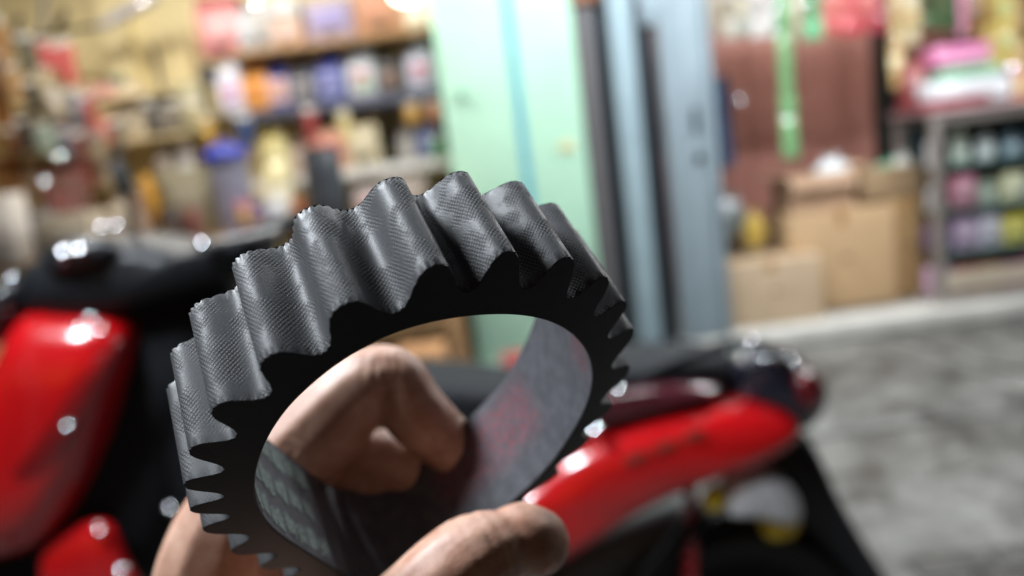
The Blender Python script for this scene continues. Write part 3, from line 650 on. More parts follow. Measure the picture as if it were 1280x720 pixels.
for z, row in case_goods.items():
    for i, (c, nm) in enumerate(row):
        L = Vector((x0 + i * .138, 4.17, .092 + z)); hh = rnd.uniform(.13, .185)
        if z == .747 or (z == .507 and i % 2 == 0): bottle(L, .085, hh, c, tuple(min(255, int(v * .5 + 120)) for v in c), '%s bottle on the %s shelf of the display case' % (nm, names_row[z]), 'goods in the display case', name='small_bottle')
        else: carton(L, .12, hh, .09, c, '%s carton on the %s shelf of the display case' % (nm, names_row[z]), 'goods in the display case', name='small_carton')
# stack on the case
zt = .091 + Hc + .024
tr = empty('tray', Vector((2.42, 4.2, zt)), 'low red tray at the left corner of the case top', 'tray')
MB().box((0, 0, .008), (.36, .26, .012), bev=.004).build('tray_floor', cmat((150, 50, 60)), tr)
for c, s_ in (((0, -.125, .03), (.36, .012, .044)), ((0, .125, .03), (.36, .012, .044)), ((-.174, 0, .03), (.012, .236, .044)), ((.174, 0, .03), (.012, .236, .044))): MB().box(c, s_, bev=.003).build('tray_rim', cmat((150, 50, 60)), tr)
carton(Vector((2.52, 4.2, zt + .016)), .44, .125, .2, (214, 220, 226), 'long white carton lying in the red tray', panel=(226, 230, 234))
carton(Vector((2.54, 4.2, zt + .144)), .3, .055, .18, (126, 196, 150), 'flat mint green carton on the long white carton', panel=(140, 206, 160))
o = empty('tissue_pack', Vector((2.50, 4.2, zt + .201)), 'pink wrapped tissue pack on top of the stack', 'tissue pack')
MB().box((0, 0, .062), (.3, .16, .12), bev=.03).build('wrapped_pack', cmat((226, 120, 176), .25, .5, 'film'), o)
MB().box((0, -.083, .05), (.28, .004, .02), bev=.001).build('seam', cmat((240, 190, 216), .2, .5, 'film'), o)
carton(Vector((2.3, 4.27, zt + .06)), .11, .2, .1, (160, 66, 62), 'small dark red carton left of the tissue pack')
for i, (c, nm) in enumerate((((206, 120, 80), 'orange'), ((196, 160, 90), 'amber'), ((190, 60, 70), 'ruby'), ((200, 140, 120), 'salmon'))):
    tin(Vector((2.83 + i * .12, 4.18, zt)), .1, .15 + .05 * (i % 2), c, 'round %s tub on the right part of the case top' % nm, 'tubs on the case top', (222, 200, 150))

# ---------------------------------------------------------------- motorcycle between the viewer and the shops
BY = 1.5
base = Vector((-.2, BY, 0))
bike = empty('motorcycle', base, 'glossy red and black motorcycle parked across the front of the shops', 'motorcycle')
red = mat('red_paint', (196, 16, 22), .22, coat=1., var=(40, .04))
red2 = mat('dark_red_lens', (84, 12, 22), .15, coat=1., var=None)
bk = mat('black_gloss', (22, 25, 29), .5, spec=.3, coat=.05, var=(30, .1))
bkm = mat('black_matt', (24, 26, 30), .7, spec=.2, var=(30, .15), bump=(300, .2, .001))
rub = mat('tyre_rubber', (16, 16, 17), .7, var=(30, .2))
silver = mat('silver_alloy', (186, 190, 196), .22, .9)
gold = mat('gold_decal', (150, 66, 56), .4, .2)
ylw = mat('yellow_plastic', (200, 170, 30), .35)
def bp(px, py, y=BY): return at(px, py, y) - base
def cowl(name, pts, y, t, mt, n=56): return MB().puff([bp(px, py, y) for px, py in pts], t, n).build(name, mt, bike, angle=75)
def glint_dome(px, py, y, r, parent=None): return dome(MB(), at(px, py, y), r * 2.1, r, ASSUMED_LAMP, base).build('glint_dome', chrome, parent or bike, angle=60)  # chrome dome added to mirror the assumed street lamp as a glint
# rear cowl with its decal, tail piece and lamp
cowl('rear_cowl', [(560, 650), (640, 598), (700, 556), (765, 526), (840, 506), (915, 498), (975, 510), (1000, 532), (975, 556), (900, 582), (830, 610), (760, 648), (700, 690), (620, 720)], 1.44, .085, red)
mb = MB(); pts = [(780, 578), (815, 566), (850, 553), (893, 536), (897, 543), (852, 562), (818, 575), (785, 586)]
for k in range(3):
    q = [(x + (k - 1) * 40 * .9, y - (k - 1) * 40 * .36) for x, y in ((815, 560), (843, 549), (846, 557), (818, 568))]
    vs = [bp(x, y, 1.352) for x, y in q]; mb.add(vs + [v + Vector((0, .003, 0)) for v in vs], [(0, 1, 2, 3), (7, 6, 5, 4), (0, 4, 5, 1), (1, 5, 6, 2), (2, 6, 7, 3), (3, 7, 4, 0)])
mb.build('side_decal', gold, bike, False)
cowl('tail_piece', [(905, 470), (925, 436), (965, 430), (1000, 446), (1028, 476), (1026, 506), (1000, 532), (960, 512), (920, 500)], 1.5, .07, mat('navy_black_gloss', (30, 32, 46), .2, coat=.8, var=(30, .1)))
cowl('tail_lamp', [(985, 462), (1006, 458), (1024, 478), (1022, 500), (1002, 510), (988, 488)], 1.455, .05, red2, 32)
cowl('seat', [(250, 452), (400, 452), (560, 462), (660, 470), (740, 446), (840, 432), (910, 440), (918, 486), (840, 506), (740, 520), (640, 560), (480, 560), (300, 540)], 1.52, .12, bkm)
cowl('side_panel', [(690, 500), (780, 478), (850, 474), (900, 484), (840, 504), (760, 524), (700, 540)], 1.43, .05, mat('maroon_gloss', (76, 26, 36), .25, coat=.7))
rail_p = [bp(x, y, 1.42) for x, y in ((800, 470), (860, 446), (925, 428), (968, 440), (985, 456))]
MB().tube(spline([Vector(p) for p in rail_p], 16, False), .011, 10).build('grab_rail', bk, bike)
for px, py, y, r in ((970, 443, 1.41, .011), (990, 450, 1.42, .007), (938, 428, 1.41, .008), (956, 447, 1.41, .007), (772, 484, 1.38, .009), (742, 536, 1.355, .013), (953, 594, 1.40, .009)): glint_dome(px, py, y, r)
# mudguard, wheel, exhaust
cowl('rear_mudguard', [(925, 540), (975, 530), (1008, 545), (1040, 610), (1080, 680), (1120, 745), (1112, 760), (1075, 735), (1020, 680), (965, 610)], 1.5, .06, bk, 40)
ax = bp(925, 790, 1.52)
wr = empty('rear_wheel', ax); wr.parent = bike
def torus_prof(mb, r0, r1, hw, seg=56):
    prof = [(r0, -hw * .7), (r1 - .02, -hw), (r1 - .004, -hw * .6), (r1, 0), (r1 - .004, hw * .6), (r1 - .02, hw), (r0, hw * .7), (r0, -hw * .7)]
    return mb.lathe((0, 0, 0), prof, 'Y', seg, caps=False)
torus_prof(MB(), .19, .27, .05).build('tyre', rub, wr)
MB().lathe((0, 0, 0), [(.19, -.03), (.178, -.026), (.178, .026), (.19, .03)], 'Y', 48, caps=False).build('rim', bkm, wr)
for k in range(12):
    a = 2 * math.pi * k / 12; MB().tube([(.03 * math.cos(a), .0, .03 * math.sin(a)), (.182 * math.cos(a + .2), 0, .182 * math.sin(a + .2))], .004, 6).build('spoke', silver, wr)
MB().lathe((0, 0, 0), [(.03, -.06), (.04, -.05), (.04, .05), (.03, .06)], 'Y', 20).build('hub', silver, wr)
MB().lathe((0, 0, 0), [(.045, -.02), (.172, -.018), (.176, -.005), (.172, .008), (.045, .01)], 'Y', 40).build('wheel_disc', bkm, wr)
mb = MB(); n = 22
mb.rings([[ax + Vector((r_ * math.cos(a), yy, r_ * math.sin(a))) for r_, yy in ((.285, -.06), (.305, -.045), (.31, 0), (.305, .045), (.285, .06), (.29, .05), (.3, 0), (.29, -.05))] for a in [R(20) + R(130) * i / n for i in range(n + 1)]])
mb.build('inner_mudguard', bkm, bike)
mb = MB(); pts = [(895, 626), (905, 596), (935, 582), (968, 588), (992, 612), (1000, 640), (985, 652), (940, 642), (905, 640)]
mb.puff([bp(x, y, 1.42) for x, y in pts], .045, 40).build('muffler', mat('muffler_silver', (206, 208, 212), .3, .35, var=(20, .05)), bike, angle=75)
MB().puff([bp(x, y, 1.40) for x, y in ((878, 622), (892, 606), (905, 616), (902, 634), (884, 636))], .02, 24).build('muffler_cap', ylw, bike, angle=75)
MB().puff([bp(x, y, 1.42) for x, y in ((950, 650), (985, 640), (1000, 646), (990, 668), (960, 672))], .02, 24).build('heat_shield', ylw, bike, angle=75)
MB().tube([bp(880, 640, 1.43), bp(780, 760, 1.45), bp(600, 860, 1.46), bp(450, 860, 1.46)], .022, 12).build('exhaust_pipe', bkm, bike)
sp = [bp(862 + 6 * math.sin(i * 1.5), 600 + i * 4, 1.43) + Vector((.0, .018 * math.cos(i * 1.5), 0)) for i in range(44)]
MB().tube(sp, .007, 6).build('shock_spring', mat('red_spring', (150, 30, 36), .4), bike)
MB().tube([bp(862, 590, 1.44), bp(866, 790, 1.46)], .012, 10).build('shock_rod', silver, bike)
MB().tube([bp(925, 790, 1.47), bp(700, 800, 1.47), bp(560, 800, 1.47)], .024, 10).build('swingarm', bkm, bike)
# engine, frame, floor
MB().box(bp(520, 800, 1.5), (.3, .22, .26), bev=.04).build('engine', mat('engine_grey', (96, 98, 102), .4, .6), bike)
for k in range(6): MB().box(bp(400, 770 + k * 14, 1.5), (.13, .2, .008), bev=.002).build('cooling_fin', mat('engine_grey', (96, 98, 102), .4, .6), bike)
cowl('body_tunnel', [(225, 430), (290, 470), (420, 540), (640, 600), (690, 690), (560, 740), (420, 760), (300, 720), (215, 620), (180, 520)], 1.52, .1, bkm)
# front: red apron, black inner shield, handlebar cowl, dash, mirror, fork and wheel
cowl('front_apron', [(40, 388), (95, 384), (150, 390), (172, 412), (166, 462), (142, 540), (108, 616), (74, 664), (20, 690), (-60, 690), (-50, 600), (-20, 500), (14, 430)], 1.44, .10, red)
cowl('apron_groove', [(128, 440), (152, 430), (120, 500), (60, 590), (10, 640), (-10, 620), (50, 540)], 1.352, .012, mat('dark_red_trim', (124, 14, 20), .3, coat=.8), 32)  # darker red diagonal band across the apron
cowl('inner_shield', [(120, 360), (200, 330), (280, 330), (300, 400), (270, 520), (240, 640), (170, 760), (60, 800), (40, 700), (120, 520)], 1.53, .10, bkm)
cowl('handlebar_cowl', [(20, 372), (44, 330), (110, 300), (190, 292), (262, 300), (322, 286), (344, 300), (330, 334), (250, 366), (150, 392), (70, 392)], 1.5, .12, bk)
cowl('dash_cover', [(52, 322), (80, 300), (130, 296), (150, 312), (120, 330), (70, 340)], 1.39, .03, mat('dash_grey', (34, 37, 42), .4, coat=.2), 32)
cowl('headlamp', [(-30, 400), (10, 350), (40, 350), (36, 392), (4, 430)], 1.46, .07, mat('smoked_lens', (40, 44, 48), .15, coat=.5), 32)
MB().tube([bp(300, 300, 1.45), bp(345, 285, 1.40), bp(380, 276, 1.36)], .019, 12).build('grip', rub, bike)
MB().tube([bp(255, 306, 1.40), bp(310, 296, 1.36), bp(352, 288, 1.33)], .006, 8).build('brake_lever', silver, bike)
MB().tube([bp(168, 300, 1.5), bp(165, 262, 1.5), bp(152, 230, 1.5)], .008, 8).build('mirror_stem', bk, bike)
MB().puff([bp(x, y, 1.5) for x, y in ((140, 206), (147, 200), (156, 214), (164, 240), (160, 248), (150, 240))], .02, 24).build('mirror', bk, bike, angle=75)
for px, py, y, r in ((78, 313, 1.35, .011), (97, 311, 1.35, .011), (78, 324, 1.355, .007), (126, 283, 1.40, .007), (146, 281, 1.40, .007), (252, 303, 1.37, .009), (14, 346, 1.38, .007), (98, 409, 1.338, .006), (112, 396, 1.338, .006), (84, 532, 1.335, .007), (124, 412, 1.336, .007), (150, 712, 1.36, .009), (124, 664, 1.37, .007), (212, 634, 1.42, .008)): glint_dome(px, py, y, r)
cowl('lower_cover', [(52, 700), (84, 664), (134, 652), (160, 700), (196, 780), (200, 860), (120, 860), (66, 790)], 1.40, .03, red, 32)
cowl('radiator_guard', [(-70, 690), (40, 662), (90, 690), (110, 790), (60, 880), (-70, 880)], 1.52, .07, bkm, 32)
cowl('shade_panel', [(640, 740), (720, 676), (800, 640), (862, 628), (880, 690), (872, 770), (760, 820), (640, 830)], 1.53, .05, mat('shade_grey', (58, 62, 64), .5, var=(20, .2)), 40)  # dark panel standing in for the shaded ground under the bike
fw_ax = bp(-330, 850, 1.52)
fwh = empty('front_wheel', fw_ax); fwh.parent = bike
torus_prof(MB(), .19, .27, .042).build('tyre', rub, fwh)
MB().lathe((0, 0, 0), [(.19, -.028), (.178, -.022), (.178, .022), (.19, .028)], 'Y', 48, caps=False).build('rim', silver, fwh)
for k in range(12):
    a = 2 * math.pi * k / 12; MB().tube([(.03 * math.cos(a), .0, .03 * math.sin(a)), (.182 * math.cos(a + .2), 0, .182 * math.sin(a + .2))], .004, 6).build('spoke', silver, fwh)
for yy in (1.43, 1.61): MB().tube([bp(-330, 850, yy), bp(-90, 520, yy)], .018, 10).build('fork_leg', silver, bike)
mb = MB(); mb.rings([[fw_ax + Vector((r_ * math.cos(a), yy, r_ * math.sin(a))) for r_, yy in ((.28, -.06), (.305, -.04), (.31, 0), (.305, .04), (.28, .06), (.29, 0))] for a in [R(20) + R(130) * i / 20 for i in range(21)]]).build('front_mudguard', red, bike)
MB().tube([bp(600, 860, 1.4), bp(640, 960, 1.3)], .012, 8).build('side_stand', bkm, bike)

# ---------------------------------------------------------------- toothed belt
S = .19 / .21
def cv(v): return RIGHT * v[0] + UP * v[1] + FWD * v[2]
AX = Vector((-.40332, .70520, .58311)).normalized()
BU = (Vector((1, 0, 0)) - AX * AX.x).normalized(); BV = AX.cross(BU)
if BV.y < 0: BV = -BV
BC = Vector(((530 - 640) / F_PX, -(556 - 360) / F_PX, 1)) * .19
BUw, BVw, AXw = cv(BU), cv(BV), cv(AX); BCw = CAM + cv(BC)
loop = [(.0519, .0062), (.0474, .0205), (.0395, .0340), (.0308, .0420), (.0222, .0471), (.0106, .0515), (-.0005, .0535), (-.0118, .0512), (-.0242, .0435), (-.0321, .0360), (-.0397, .0226), (-.0439, .0109), (-.0456, -.0016),
        (-.0448, -.0157), (-.0389, -.0402), (-.0330, -.0640), (-.026, -.082), (-.012, -.090), (.004, -.081), (.0202, -.0668), (.0308, -.0568), (.0408, -.0441), (.0483, -.0256), (.0522, -.0113)]
LP = spline([Vector((x * S, y * S, 0)) for x, y in loop], 4000, True)
A = np.array([[p.x, p.y] for p in LP])
def resample(A, n):
    d = np.r_[0, np.cumsum(np.linalg.norm(np.diff(np.vstack([A, A[:1]]), axis=0), axis=1))]; per = d[-1]
    t = np.arange(n) / n * per; B = np.vstack([A, A[:1]])
    return np.c_[np.interp(t, d, B[:, 0]), np.interp(t, d, B[:, 1])], per
NT, SPT = 25, 46
NS = NT * SPT
A, per = resample(A, NS)
kern = np.exp(-.5 * (np.arange(-80, 81) / 26.0) ** 2); kern /= kern.sum()
A = np.c_[[np.convolve(np.r_[A[-80:, i], A[:, i], A[:80, i]], kern, 'valid') for i in (0, 1)]].T
A, per = resample(A, NS)
T = np.roll(A, -1, 0) - np.roll(A, 1, 0); T /= np.linalg.norm(T, axis=1)[:, None]; N = np.c_[T[:, 1], -T[:, 0]]
cen = A.mean(0)
if ((A - cen) * N).sum() < 0: N = -N
WID = .0375 * S; TV, TH = .0072 * S, .0085 * S; BEV = .26
ang = np.degrees(np.arctan2(A[:, 1] + .0073 * S, A[:, 0] - .0023 * S))
i0 = int(np.argmin(np.abs(ang - 84.9)))
# tooth crests where the photograph shows them (the belt is a little stretched where it bends), evenly spaced elsewhere
crest = np.array([int(np.argmin(np.abs(ang - d))) for d in (17.6, 31.5, 44.1, 57.3, 71.6, 85.0, 99.9, 115.0, 129.6, 143.1, 156.4, 168.0, 179.5)])
cidx = np.r_[crest, crest[0] + NS]; cph = np.r_[np.arange(len(crest)), NT]
rel = (np.arange(NS) - crest[0]) % NS + crest[0]
ph = 2 * math.pi * np.interp(rel, cidx, cph)
ksm = np.ones(21) / 21; ph = np.unwrap(ph); ph = np.r_[ph[:10], np.convolve(ph, ksm, 'valid'), ph[-10:]]
sn = np.cos(ph); prof = (.5 + .5 * np.tanh(1.1 * (sn + .12)) / math.tanh(1.1)) * (1 + .15 * np.exp(-((ang - 66) / 30) ** 2))
hgt = TV - .0026 * S * np.exp(-((ang - 105) / 24) ** 2) + TH * (1 - .14 * np.exp(-((ang - 108) / 30) ** 2)) * prof
out = A + N * hgt[:, None]
print('belt perimeter', per, 'pitch', per / NT)
belt = empty('toothed_belt', BCw, 'black toothed rubber drive belt held up in a hand in the foreground', 'belt')
def bw(q, a): return BUw * float(q[0]) + BVw * float(q[1]) + AXw * float(a)
# rubber core: front face, rear face, inner face
rubber = bpy.data.materials.new('belt_rubber'); rubber.use_nodes = True
def n_(t, kind, **kw):
    x = t.nodes.new(kind)
    for k, v in kw.items():
        if k[0] == 'i' and k[1:].isdigit(): x.inputs[int(k[1:])].default_value = v
        else: setattr(x, k, v)
    return x
t = rubber.node_tree; b = t.nodes['Principled BSDF']; Lk = t.links.new
tc = n_(t, 'ShaderNodeTexCoord')
b.inputs['Base Color'].default_value = (.016, .0195, .0225, 1); b.inputs['Roughness'].default_value = .7; b.inputs['Specular IOR Level'].default_value = .35
nz = n_(t, 'ShaderNodeTexNoise'); nz.inputs['Scale'].default_value = 1400; nz.inputs['Detail'].default_value = 4; Lk(tc.outputs['Object'], nz.inputs['Vector'])
bpn = n_(t, 'ShaderNodeBump'); bpn.inputs['Strength'].default_value = .35; bpn.inputs['Distance'].default_value = .0003; Lk(nz.outputs['Fac'], bpn.inputs['Height']); Lk(bpn.outputs[0], b.inputs['Normal'])
mb = MB(); vs = []; fs = []
FR, RE = -.00012, WID + .00012
lipr = .0004
for k in range(NS):
    o_ = out[k] - N[k] * .00018; i_ = A[k]
    mid = A[k] + N[k] * TV * .45
    hm_, ho_ = BEV * TV * .45, BEV * (hgt[k] - .00018)
    vs += [bw(i_ + N[k] * lipr, FR), bw(mid, FR + hm_), bw(o_, FR + ho_), bw(o_, RE - ho_), bw(mid, RE - hm_), bw(i_ + N[k] * lipr, RE), bw(i_, RE - lipr), bw(i_, FR + lipr)]
for k in range(NS):
    a, c = k * 8, ((k + 1) % NS) * 8
    for j in (0, 1, 3, 4, 5, 7): fs.append((a + j, a + (j + 1) % 8, c + (j + 1) % 8, c + j))
mb.add(vs, fs); mb.build('rubber_core', rubber, belt, angle=35)
# inner face (flat back of the belt), with worn red print
inner_m = bpy.data.materials.new('belt_back'); inner_m.use_nodes = True
t = inner_m.node_tree; b = t.nodes['Principled BSDF']; Lk = t.links.new
uvn = n_(t, 'ShaderNodeUVMap'); tc = n_(t, 'ShaderNodeTexCoord')
sx = n_(t, 'ShaderNodeSeparateXYZ'); Lk(uvn.outputs[0], sx.inputs[0])
nA = n_(t, 'ShaderNodeTexNoise'); nA.inputs['Scale'].default_value = 260; nA.inputs['Detail'].default_value = 8; Lk(tc.outputs['Object'], nA.inputs['Vector'])
nB = n_(t, 'ShaderNodeTexNoise'); nB.inputs['Scale'].default_value = 900; nB.inputs['Detail'].default_value = 5; nB.inputs['Roughness'].default_value = .7; Lk(tc.outputs['Object'], nB.inputs['Vector'])
base_r = n_(t, 'ShaderNodeValToRGB'); base_r.color_ramp.elements[0].position = .3; base_r.color_ramp.elements[0].color = (.058, .060, .069, 1); base_r.color_ramp.elements[1].position = .75; base_r.color_ramp.elements[1].color = (.10, .102, .116, 1)
Lk(nA.outputs['Fac'], base_r.inputs[0])
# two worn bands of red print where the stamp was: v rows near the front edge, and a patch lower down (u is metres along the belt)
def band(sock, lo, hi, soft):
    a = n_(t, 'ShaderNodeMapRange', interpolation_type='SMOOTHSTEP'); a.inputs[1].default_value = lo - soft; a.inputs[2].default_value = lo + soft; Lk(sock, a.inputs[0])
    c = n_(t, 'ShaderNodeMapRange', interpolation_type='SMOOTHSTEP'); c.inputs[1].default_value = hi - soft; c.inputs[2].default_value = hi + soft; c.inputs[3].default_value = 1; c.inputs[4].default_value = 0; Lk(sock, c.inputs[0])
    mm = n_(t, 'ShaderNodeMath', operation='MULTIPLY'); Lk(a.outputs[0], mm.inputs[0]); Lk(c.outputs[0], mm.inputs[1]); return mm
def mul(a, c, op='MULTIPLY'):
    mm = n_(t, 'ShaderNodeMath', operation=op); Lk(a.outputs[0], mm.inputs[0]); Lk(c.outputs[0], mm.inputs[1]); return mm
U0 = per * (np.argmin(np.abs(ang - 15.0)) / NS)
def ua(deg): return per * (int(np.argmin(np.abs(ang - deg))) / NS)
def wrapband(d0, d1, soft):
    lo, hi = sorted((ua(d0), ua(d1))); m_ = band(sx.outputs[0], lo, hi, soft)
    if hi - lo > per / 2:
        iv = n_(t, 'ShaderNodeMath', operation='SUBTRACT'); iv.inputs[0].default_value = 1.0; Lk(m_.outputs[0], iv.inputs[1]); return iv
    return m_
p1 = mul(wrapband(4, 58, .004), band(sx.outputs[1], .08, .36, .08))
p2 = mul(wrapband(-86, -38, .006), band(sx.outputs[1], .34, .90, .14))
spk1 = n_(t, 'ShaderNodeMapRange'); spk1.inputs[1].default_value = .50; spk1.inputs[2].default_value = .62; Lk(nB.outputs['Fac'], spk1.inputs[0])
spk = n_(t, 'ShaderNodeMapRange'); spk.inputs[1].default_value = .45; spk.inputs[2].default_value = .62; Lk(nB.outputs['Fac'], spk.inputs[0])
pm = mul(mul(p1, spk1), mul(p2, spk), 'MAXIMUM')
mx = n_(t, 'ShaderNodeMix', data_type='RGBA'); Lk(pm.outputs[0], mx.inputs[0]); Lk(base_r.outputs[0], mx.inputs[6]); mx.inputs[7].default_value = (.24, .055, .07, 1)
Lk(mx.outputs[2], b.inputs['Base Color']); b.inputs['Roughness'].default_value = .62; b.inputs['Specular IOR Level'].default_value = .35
bpn = n_(t, 'ShaderNodeBump'); bpn.inputs['Strength'].default_value = .3; bpn.inputs['Distance'].default_value = .0003; Lk(nB.outputs['Fac'], bpn.inputs['Height']); Lk(bpn.outputs[0], b.inputs['Normal'])
mb = MB(); vs = []; fs = []; uv = []; NW = 8
for k in range(NS + 1):
    q = A[k % NS]
    for j in range(NW + 1):
        v = j / NW; vs.append(bw(q, lipr + v * (WID - 2 * lipr))); uv.append((per * k / NS, v))
for k in range(NS):
    for j in range(NW): a = k * (NW + 1) + j; fs.append((a, a + 1, a + NW + 2, a + NW + 1))
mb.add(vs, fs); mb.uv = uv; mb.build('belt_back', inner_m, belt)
# worn pale stamp: rows of raised ink marks on the inside at the lower left
ink = mat('worn_ink', (104, 118, 114), .65, var=(900, .7))
mb = MB(); rr = random.Random(11)
for row, (v0, v1) in enumerate(((.05, .27), (.36, .60), (.69, .94))):
    s_ = ua(152) + row * .0012
    while s_ < ua(-132):
        ln = rr.uniform(.0048, .0078); sub = 3
        # each mark is a smudged character block of two or three strokes
        for st in range(2):
            u0, u1 = s_ + ln * st / 2 - .0001, s_ + ln * (st + 1) / 2 - rr.uniform(-.0003, .0003)
            va, vb = v0 + rr.uniform(0, .05), v1 - rr.uniform(0, .05)
            pv = []
            for (u, v) in ((u0, va + rr.uniform(0, .05)), ((u0 + u1) / 2, va - rr.uniform(0, .03)), (u1, va + rr.uniform(0, .05)), (u1, vb - rr.uniform(0, .05)), ((u0 + u1) / 2, vb + rr.uniform(0, .03)), (u0, vb - rr.uniform(0, .05))):
                k = (u / per * NS) % NS; k0 = int(k); f_ = k - k0; q = A[k0] * (1 - f_) + A[(k0 + 1) % NS] * f_; nn = N[k0]
                pv.append(bw(q - nn * .00022, v * WID))
            mb.add(pv + [p for p in [x + (BUw * float(nn[0]) + BVw * float(nn[1])) * .00025 for x in pv]], [(0, 1, 2, 3, 4, 5)] + [(i, i + 6, (i + 1) % 6 + 6, (i + 1) % 6) for i in range(6)])
        s_ += ln + rr.uniform(.0010, .0022)
mb.build('ink_stamp', ink, belt, False)['kind'] = 'stuff'
# fabric cover over the teeth
fab = bpy.data.materials.new('belt_fabric'); fab.use_nodes = True
t = fab.node_tree; b = t.nodes['Principled BSDF']; Lk = t.links.new
uvn = n_(t, 'ShaderNodeUVMap'); tc = n_(t, 'ShaderNodeTexCoord')
sx = n_(t, 'ShaderNodeSeparateXYZ'); nj = n_(t, 'ShaderNodeTexNoise'); nj.inputs['Scale'].default_value = 500; nj.inputs['Detail'].default_value = 3; Lk(tc.outputs['Object'], nj.inputs['Vector'])
jv = n_(t, 'ShaderNodeVectorMath', operation='MULTIPLY_ADD'); Lk(nj.outputs['Color'], jv.inputs[0]); jv.inputs[1].default_value = (.0005, .0005, 0); Lk(uvn.outputs[0], jv.inputs[2])
Lk(jv.outputs[0], sx.inputs[0])
CELL = per / NT / 22 * .84
def lin(sock_a, ka, sock_b, kb):
    a = n_(t, 'ShaderNodeMath', operation='MULTIPLY'); Lk(sock_a, a.inputs[0]); a.inputs[1].default_value = ka
    c = n_(t, 'ShaderNodeMath', operation='MULTIPLY_ADD'); Lk(sock_b, c.inputs[0]); c.inputs[1].default_value = kb; Lk(a.outputs[0], c.inputs[2])
    sN = n_(t, 'ShaderNodeMath', operation='SINE'); Lk(c.outputs[0], sN.inputs[0]); return sN
k_ = math.pi / CELL
nzw = n_(t, 'ShaderNodeTexNoise'); nzw.inputs['Scale'].default_value = 160; nzw.inputs['Detail'].default_value = 5; Lk(tc.outputs['Object'], nzw.inputs['Vector'])
nzf = n_(t, 'ShaderNodeTexNoise'); nzf.inputs['Scale'].default_value = 2600; nzf.inputs['Detail'].default_value = 3; Lk(tc.outputs['Object'], nzf.inputs['Vector'])
sa = lin(sx.outputs[0], k_, sx.outputs[1], k_ * .12); sb = lin(sx.outputs[0], -k_ * .1, sx.outputs[1], k_ * .85)
wv = mul(sa, sb)                                   # checker weave, -1..1
h01 = n_(t, 'ShaderNodeMapRange', interpolation_type='SMOOTHSTEP'); h01.inputs[1].default_value = -.30; h01.inputs[2].default_value = .60; Lk(wv.outputs[0], h01.inputs[0])
wear = n_(t, 'ShaderNodeMapRange', interpolation_type='SMOOTHSTEP'); wear.inputs[1].default_value = .40; wear.inputs[2].default_value = .58; Lk(nzw.outputs['Fac'], wear.inputs[0])
hw = n_(t, 'ShaderNodeMix', data_type='FLOAT'); Lk(wear.outputs[0], hw.inputs[0]); Lk(h01.outputs[0], hw.inputs[2]); hw.inputs[3].default_value = .62
cr = n_(t, 'ShaderNodeValToRGB'); cr.color_ramp.elements[0].color = (.016, .0165, .0175, 1); cr.color_ramp.elements[1].color = (.068, .070, .074, 1); Lk(hw.outputs[0], cr.inputs[0])
ft = n_(t, 'ShaderNodeMapRange'); ft.inputs[3].default_value = .6; ft.inputs[4].default_value = 1.4; Lk(nzf.outputs['Fac'], ft.inputs[0])
scl = n_(t, 'ShaderNodeVectorMath', operation='SCALE'); Lk(cr.outputs[0], scl.inputs[0]); Lk(ft.outputs[0], scl.inputs['Scale']); Lk(scl.outputs[0], b.inputs['Base Color'])
rg = n_(t, 'ShaderNodeMapRange'); rg.inputs[3].default_value = .68; rg.inputs[4].default_value = .5; Lk(wear.outputs[0], rg.inputs[0]); Lk(rg.outputs[0], b.inputs['Roughness'])
hs = n_(t, 'ShaderNodeMath', operation='MULTIPLY_ADD'); Lk(nzf.outputs['Fac'], hs.inputs[0]); hs.inputs[1].default_value = .5; Lk(hw.outputs[0], hs.inputs[2])
bpn = n_(t, 'ShaderNodeBump'); bpn.inputs['Strength'].default_value = .6; bpn.inputs['Distance'].default_value = .00011; Lk(hs.outputs[0], bpn.inputs['Height']); Lk(bpn.outputs[0], b.inputs['Normal'])
b.inputs['Specular IOR Level'].default_value = .42
mb = MB(); vs = []; fs = []; uv = []; NW = 24
dl = np.r_[0, np.cumsum(np.linalg.norm(np.diff(np.vstack([out, out[:1]]), axis=0), axis=1))]
rr = random.Random(5)
for k in range(NS + 1):
    q = out[k % NS]; nn = N[k % NS]
    for j in range(NW + 1):
        v = j / NW; e = 0.
        if j in (0, NW): e = (-.0004, .00008, .00008, -.00022)[k % 4] - .00012 * rr.random()
        z0 = BEV * hgt[k % NS]; zz = z0 + v * (WID - 2 * z0)
        vs.append(bw(q + nn * e, zz)); uv.append((dl[k], zz))
for k in range(NS):
    for j in range(NW): a = k * (NW + 1) + j; fs.append((a, a + 1, a + NW + 2, a + NW + 1))
mb.add(vs, fs); mb.uv = uv; mb.build('fabric_cover', fab, belt, angle=180)

# ---------------------------------------------------------------- hand
skin = bpy.data.materials.new('skin'); skin.use_nodes = True
t = skin.node_tree; b = t.nodes['Principled BSDF']; Lk = t.links.new
tc = n_(t, 'ShaderNodeTexCoord')
na = n_(t, 'ShaderNodeTexNoise'); na.inputs['Scale'].default_value = 95; na.inputs['Detail'].default_value = 9; na.inputs['Roughness'].default_value = .65; Lk(tc.outputs['Object'], na.inputs['Vector'])
cr = n_(t, 'ShaderNodeValToRGB'); cr.color_ramp.elements[0].position = .36; cr.color_ramp.elements[0].color = (.35, .17, .11, 1); cr.color_ramp.elements[1].position = .72; cr.color_ramp.elements[1].color = (.55, .345, .255, 1); Lk(na.outputs['Fac'], cr.inputs[0]); Lk(cr.outputs[0], b.inputs['Base Color'])
b.inputs['Roughness'].default_value = .5; b.inputs['Subsurface Weight'].default_value = .2; b.inputs['Subsurface Radius'].default_value = (1, .35, .2); b.inputs['Subsurface Scale'].default_value = .003
vo = n_(t, 'ShaderNodeTexVoronoi'); vo.inputs['Scale'].default_value = 1100; Lk(tc.outputs['Object'], vo.inputs['Vector'])
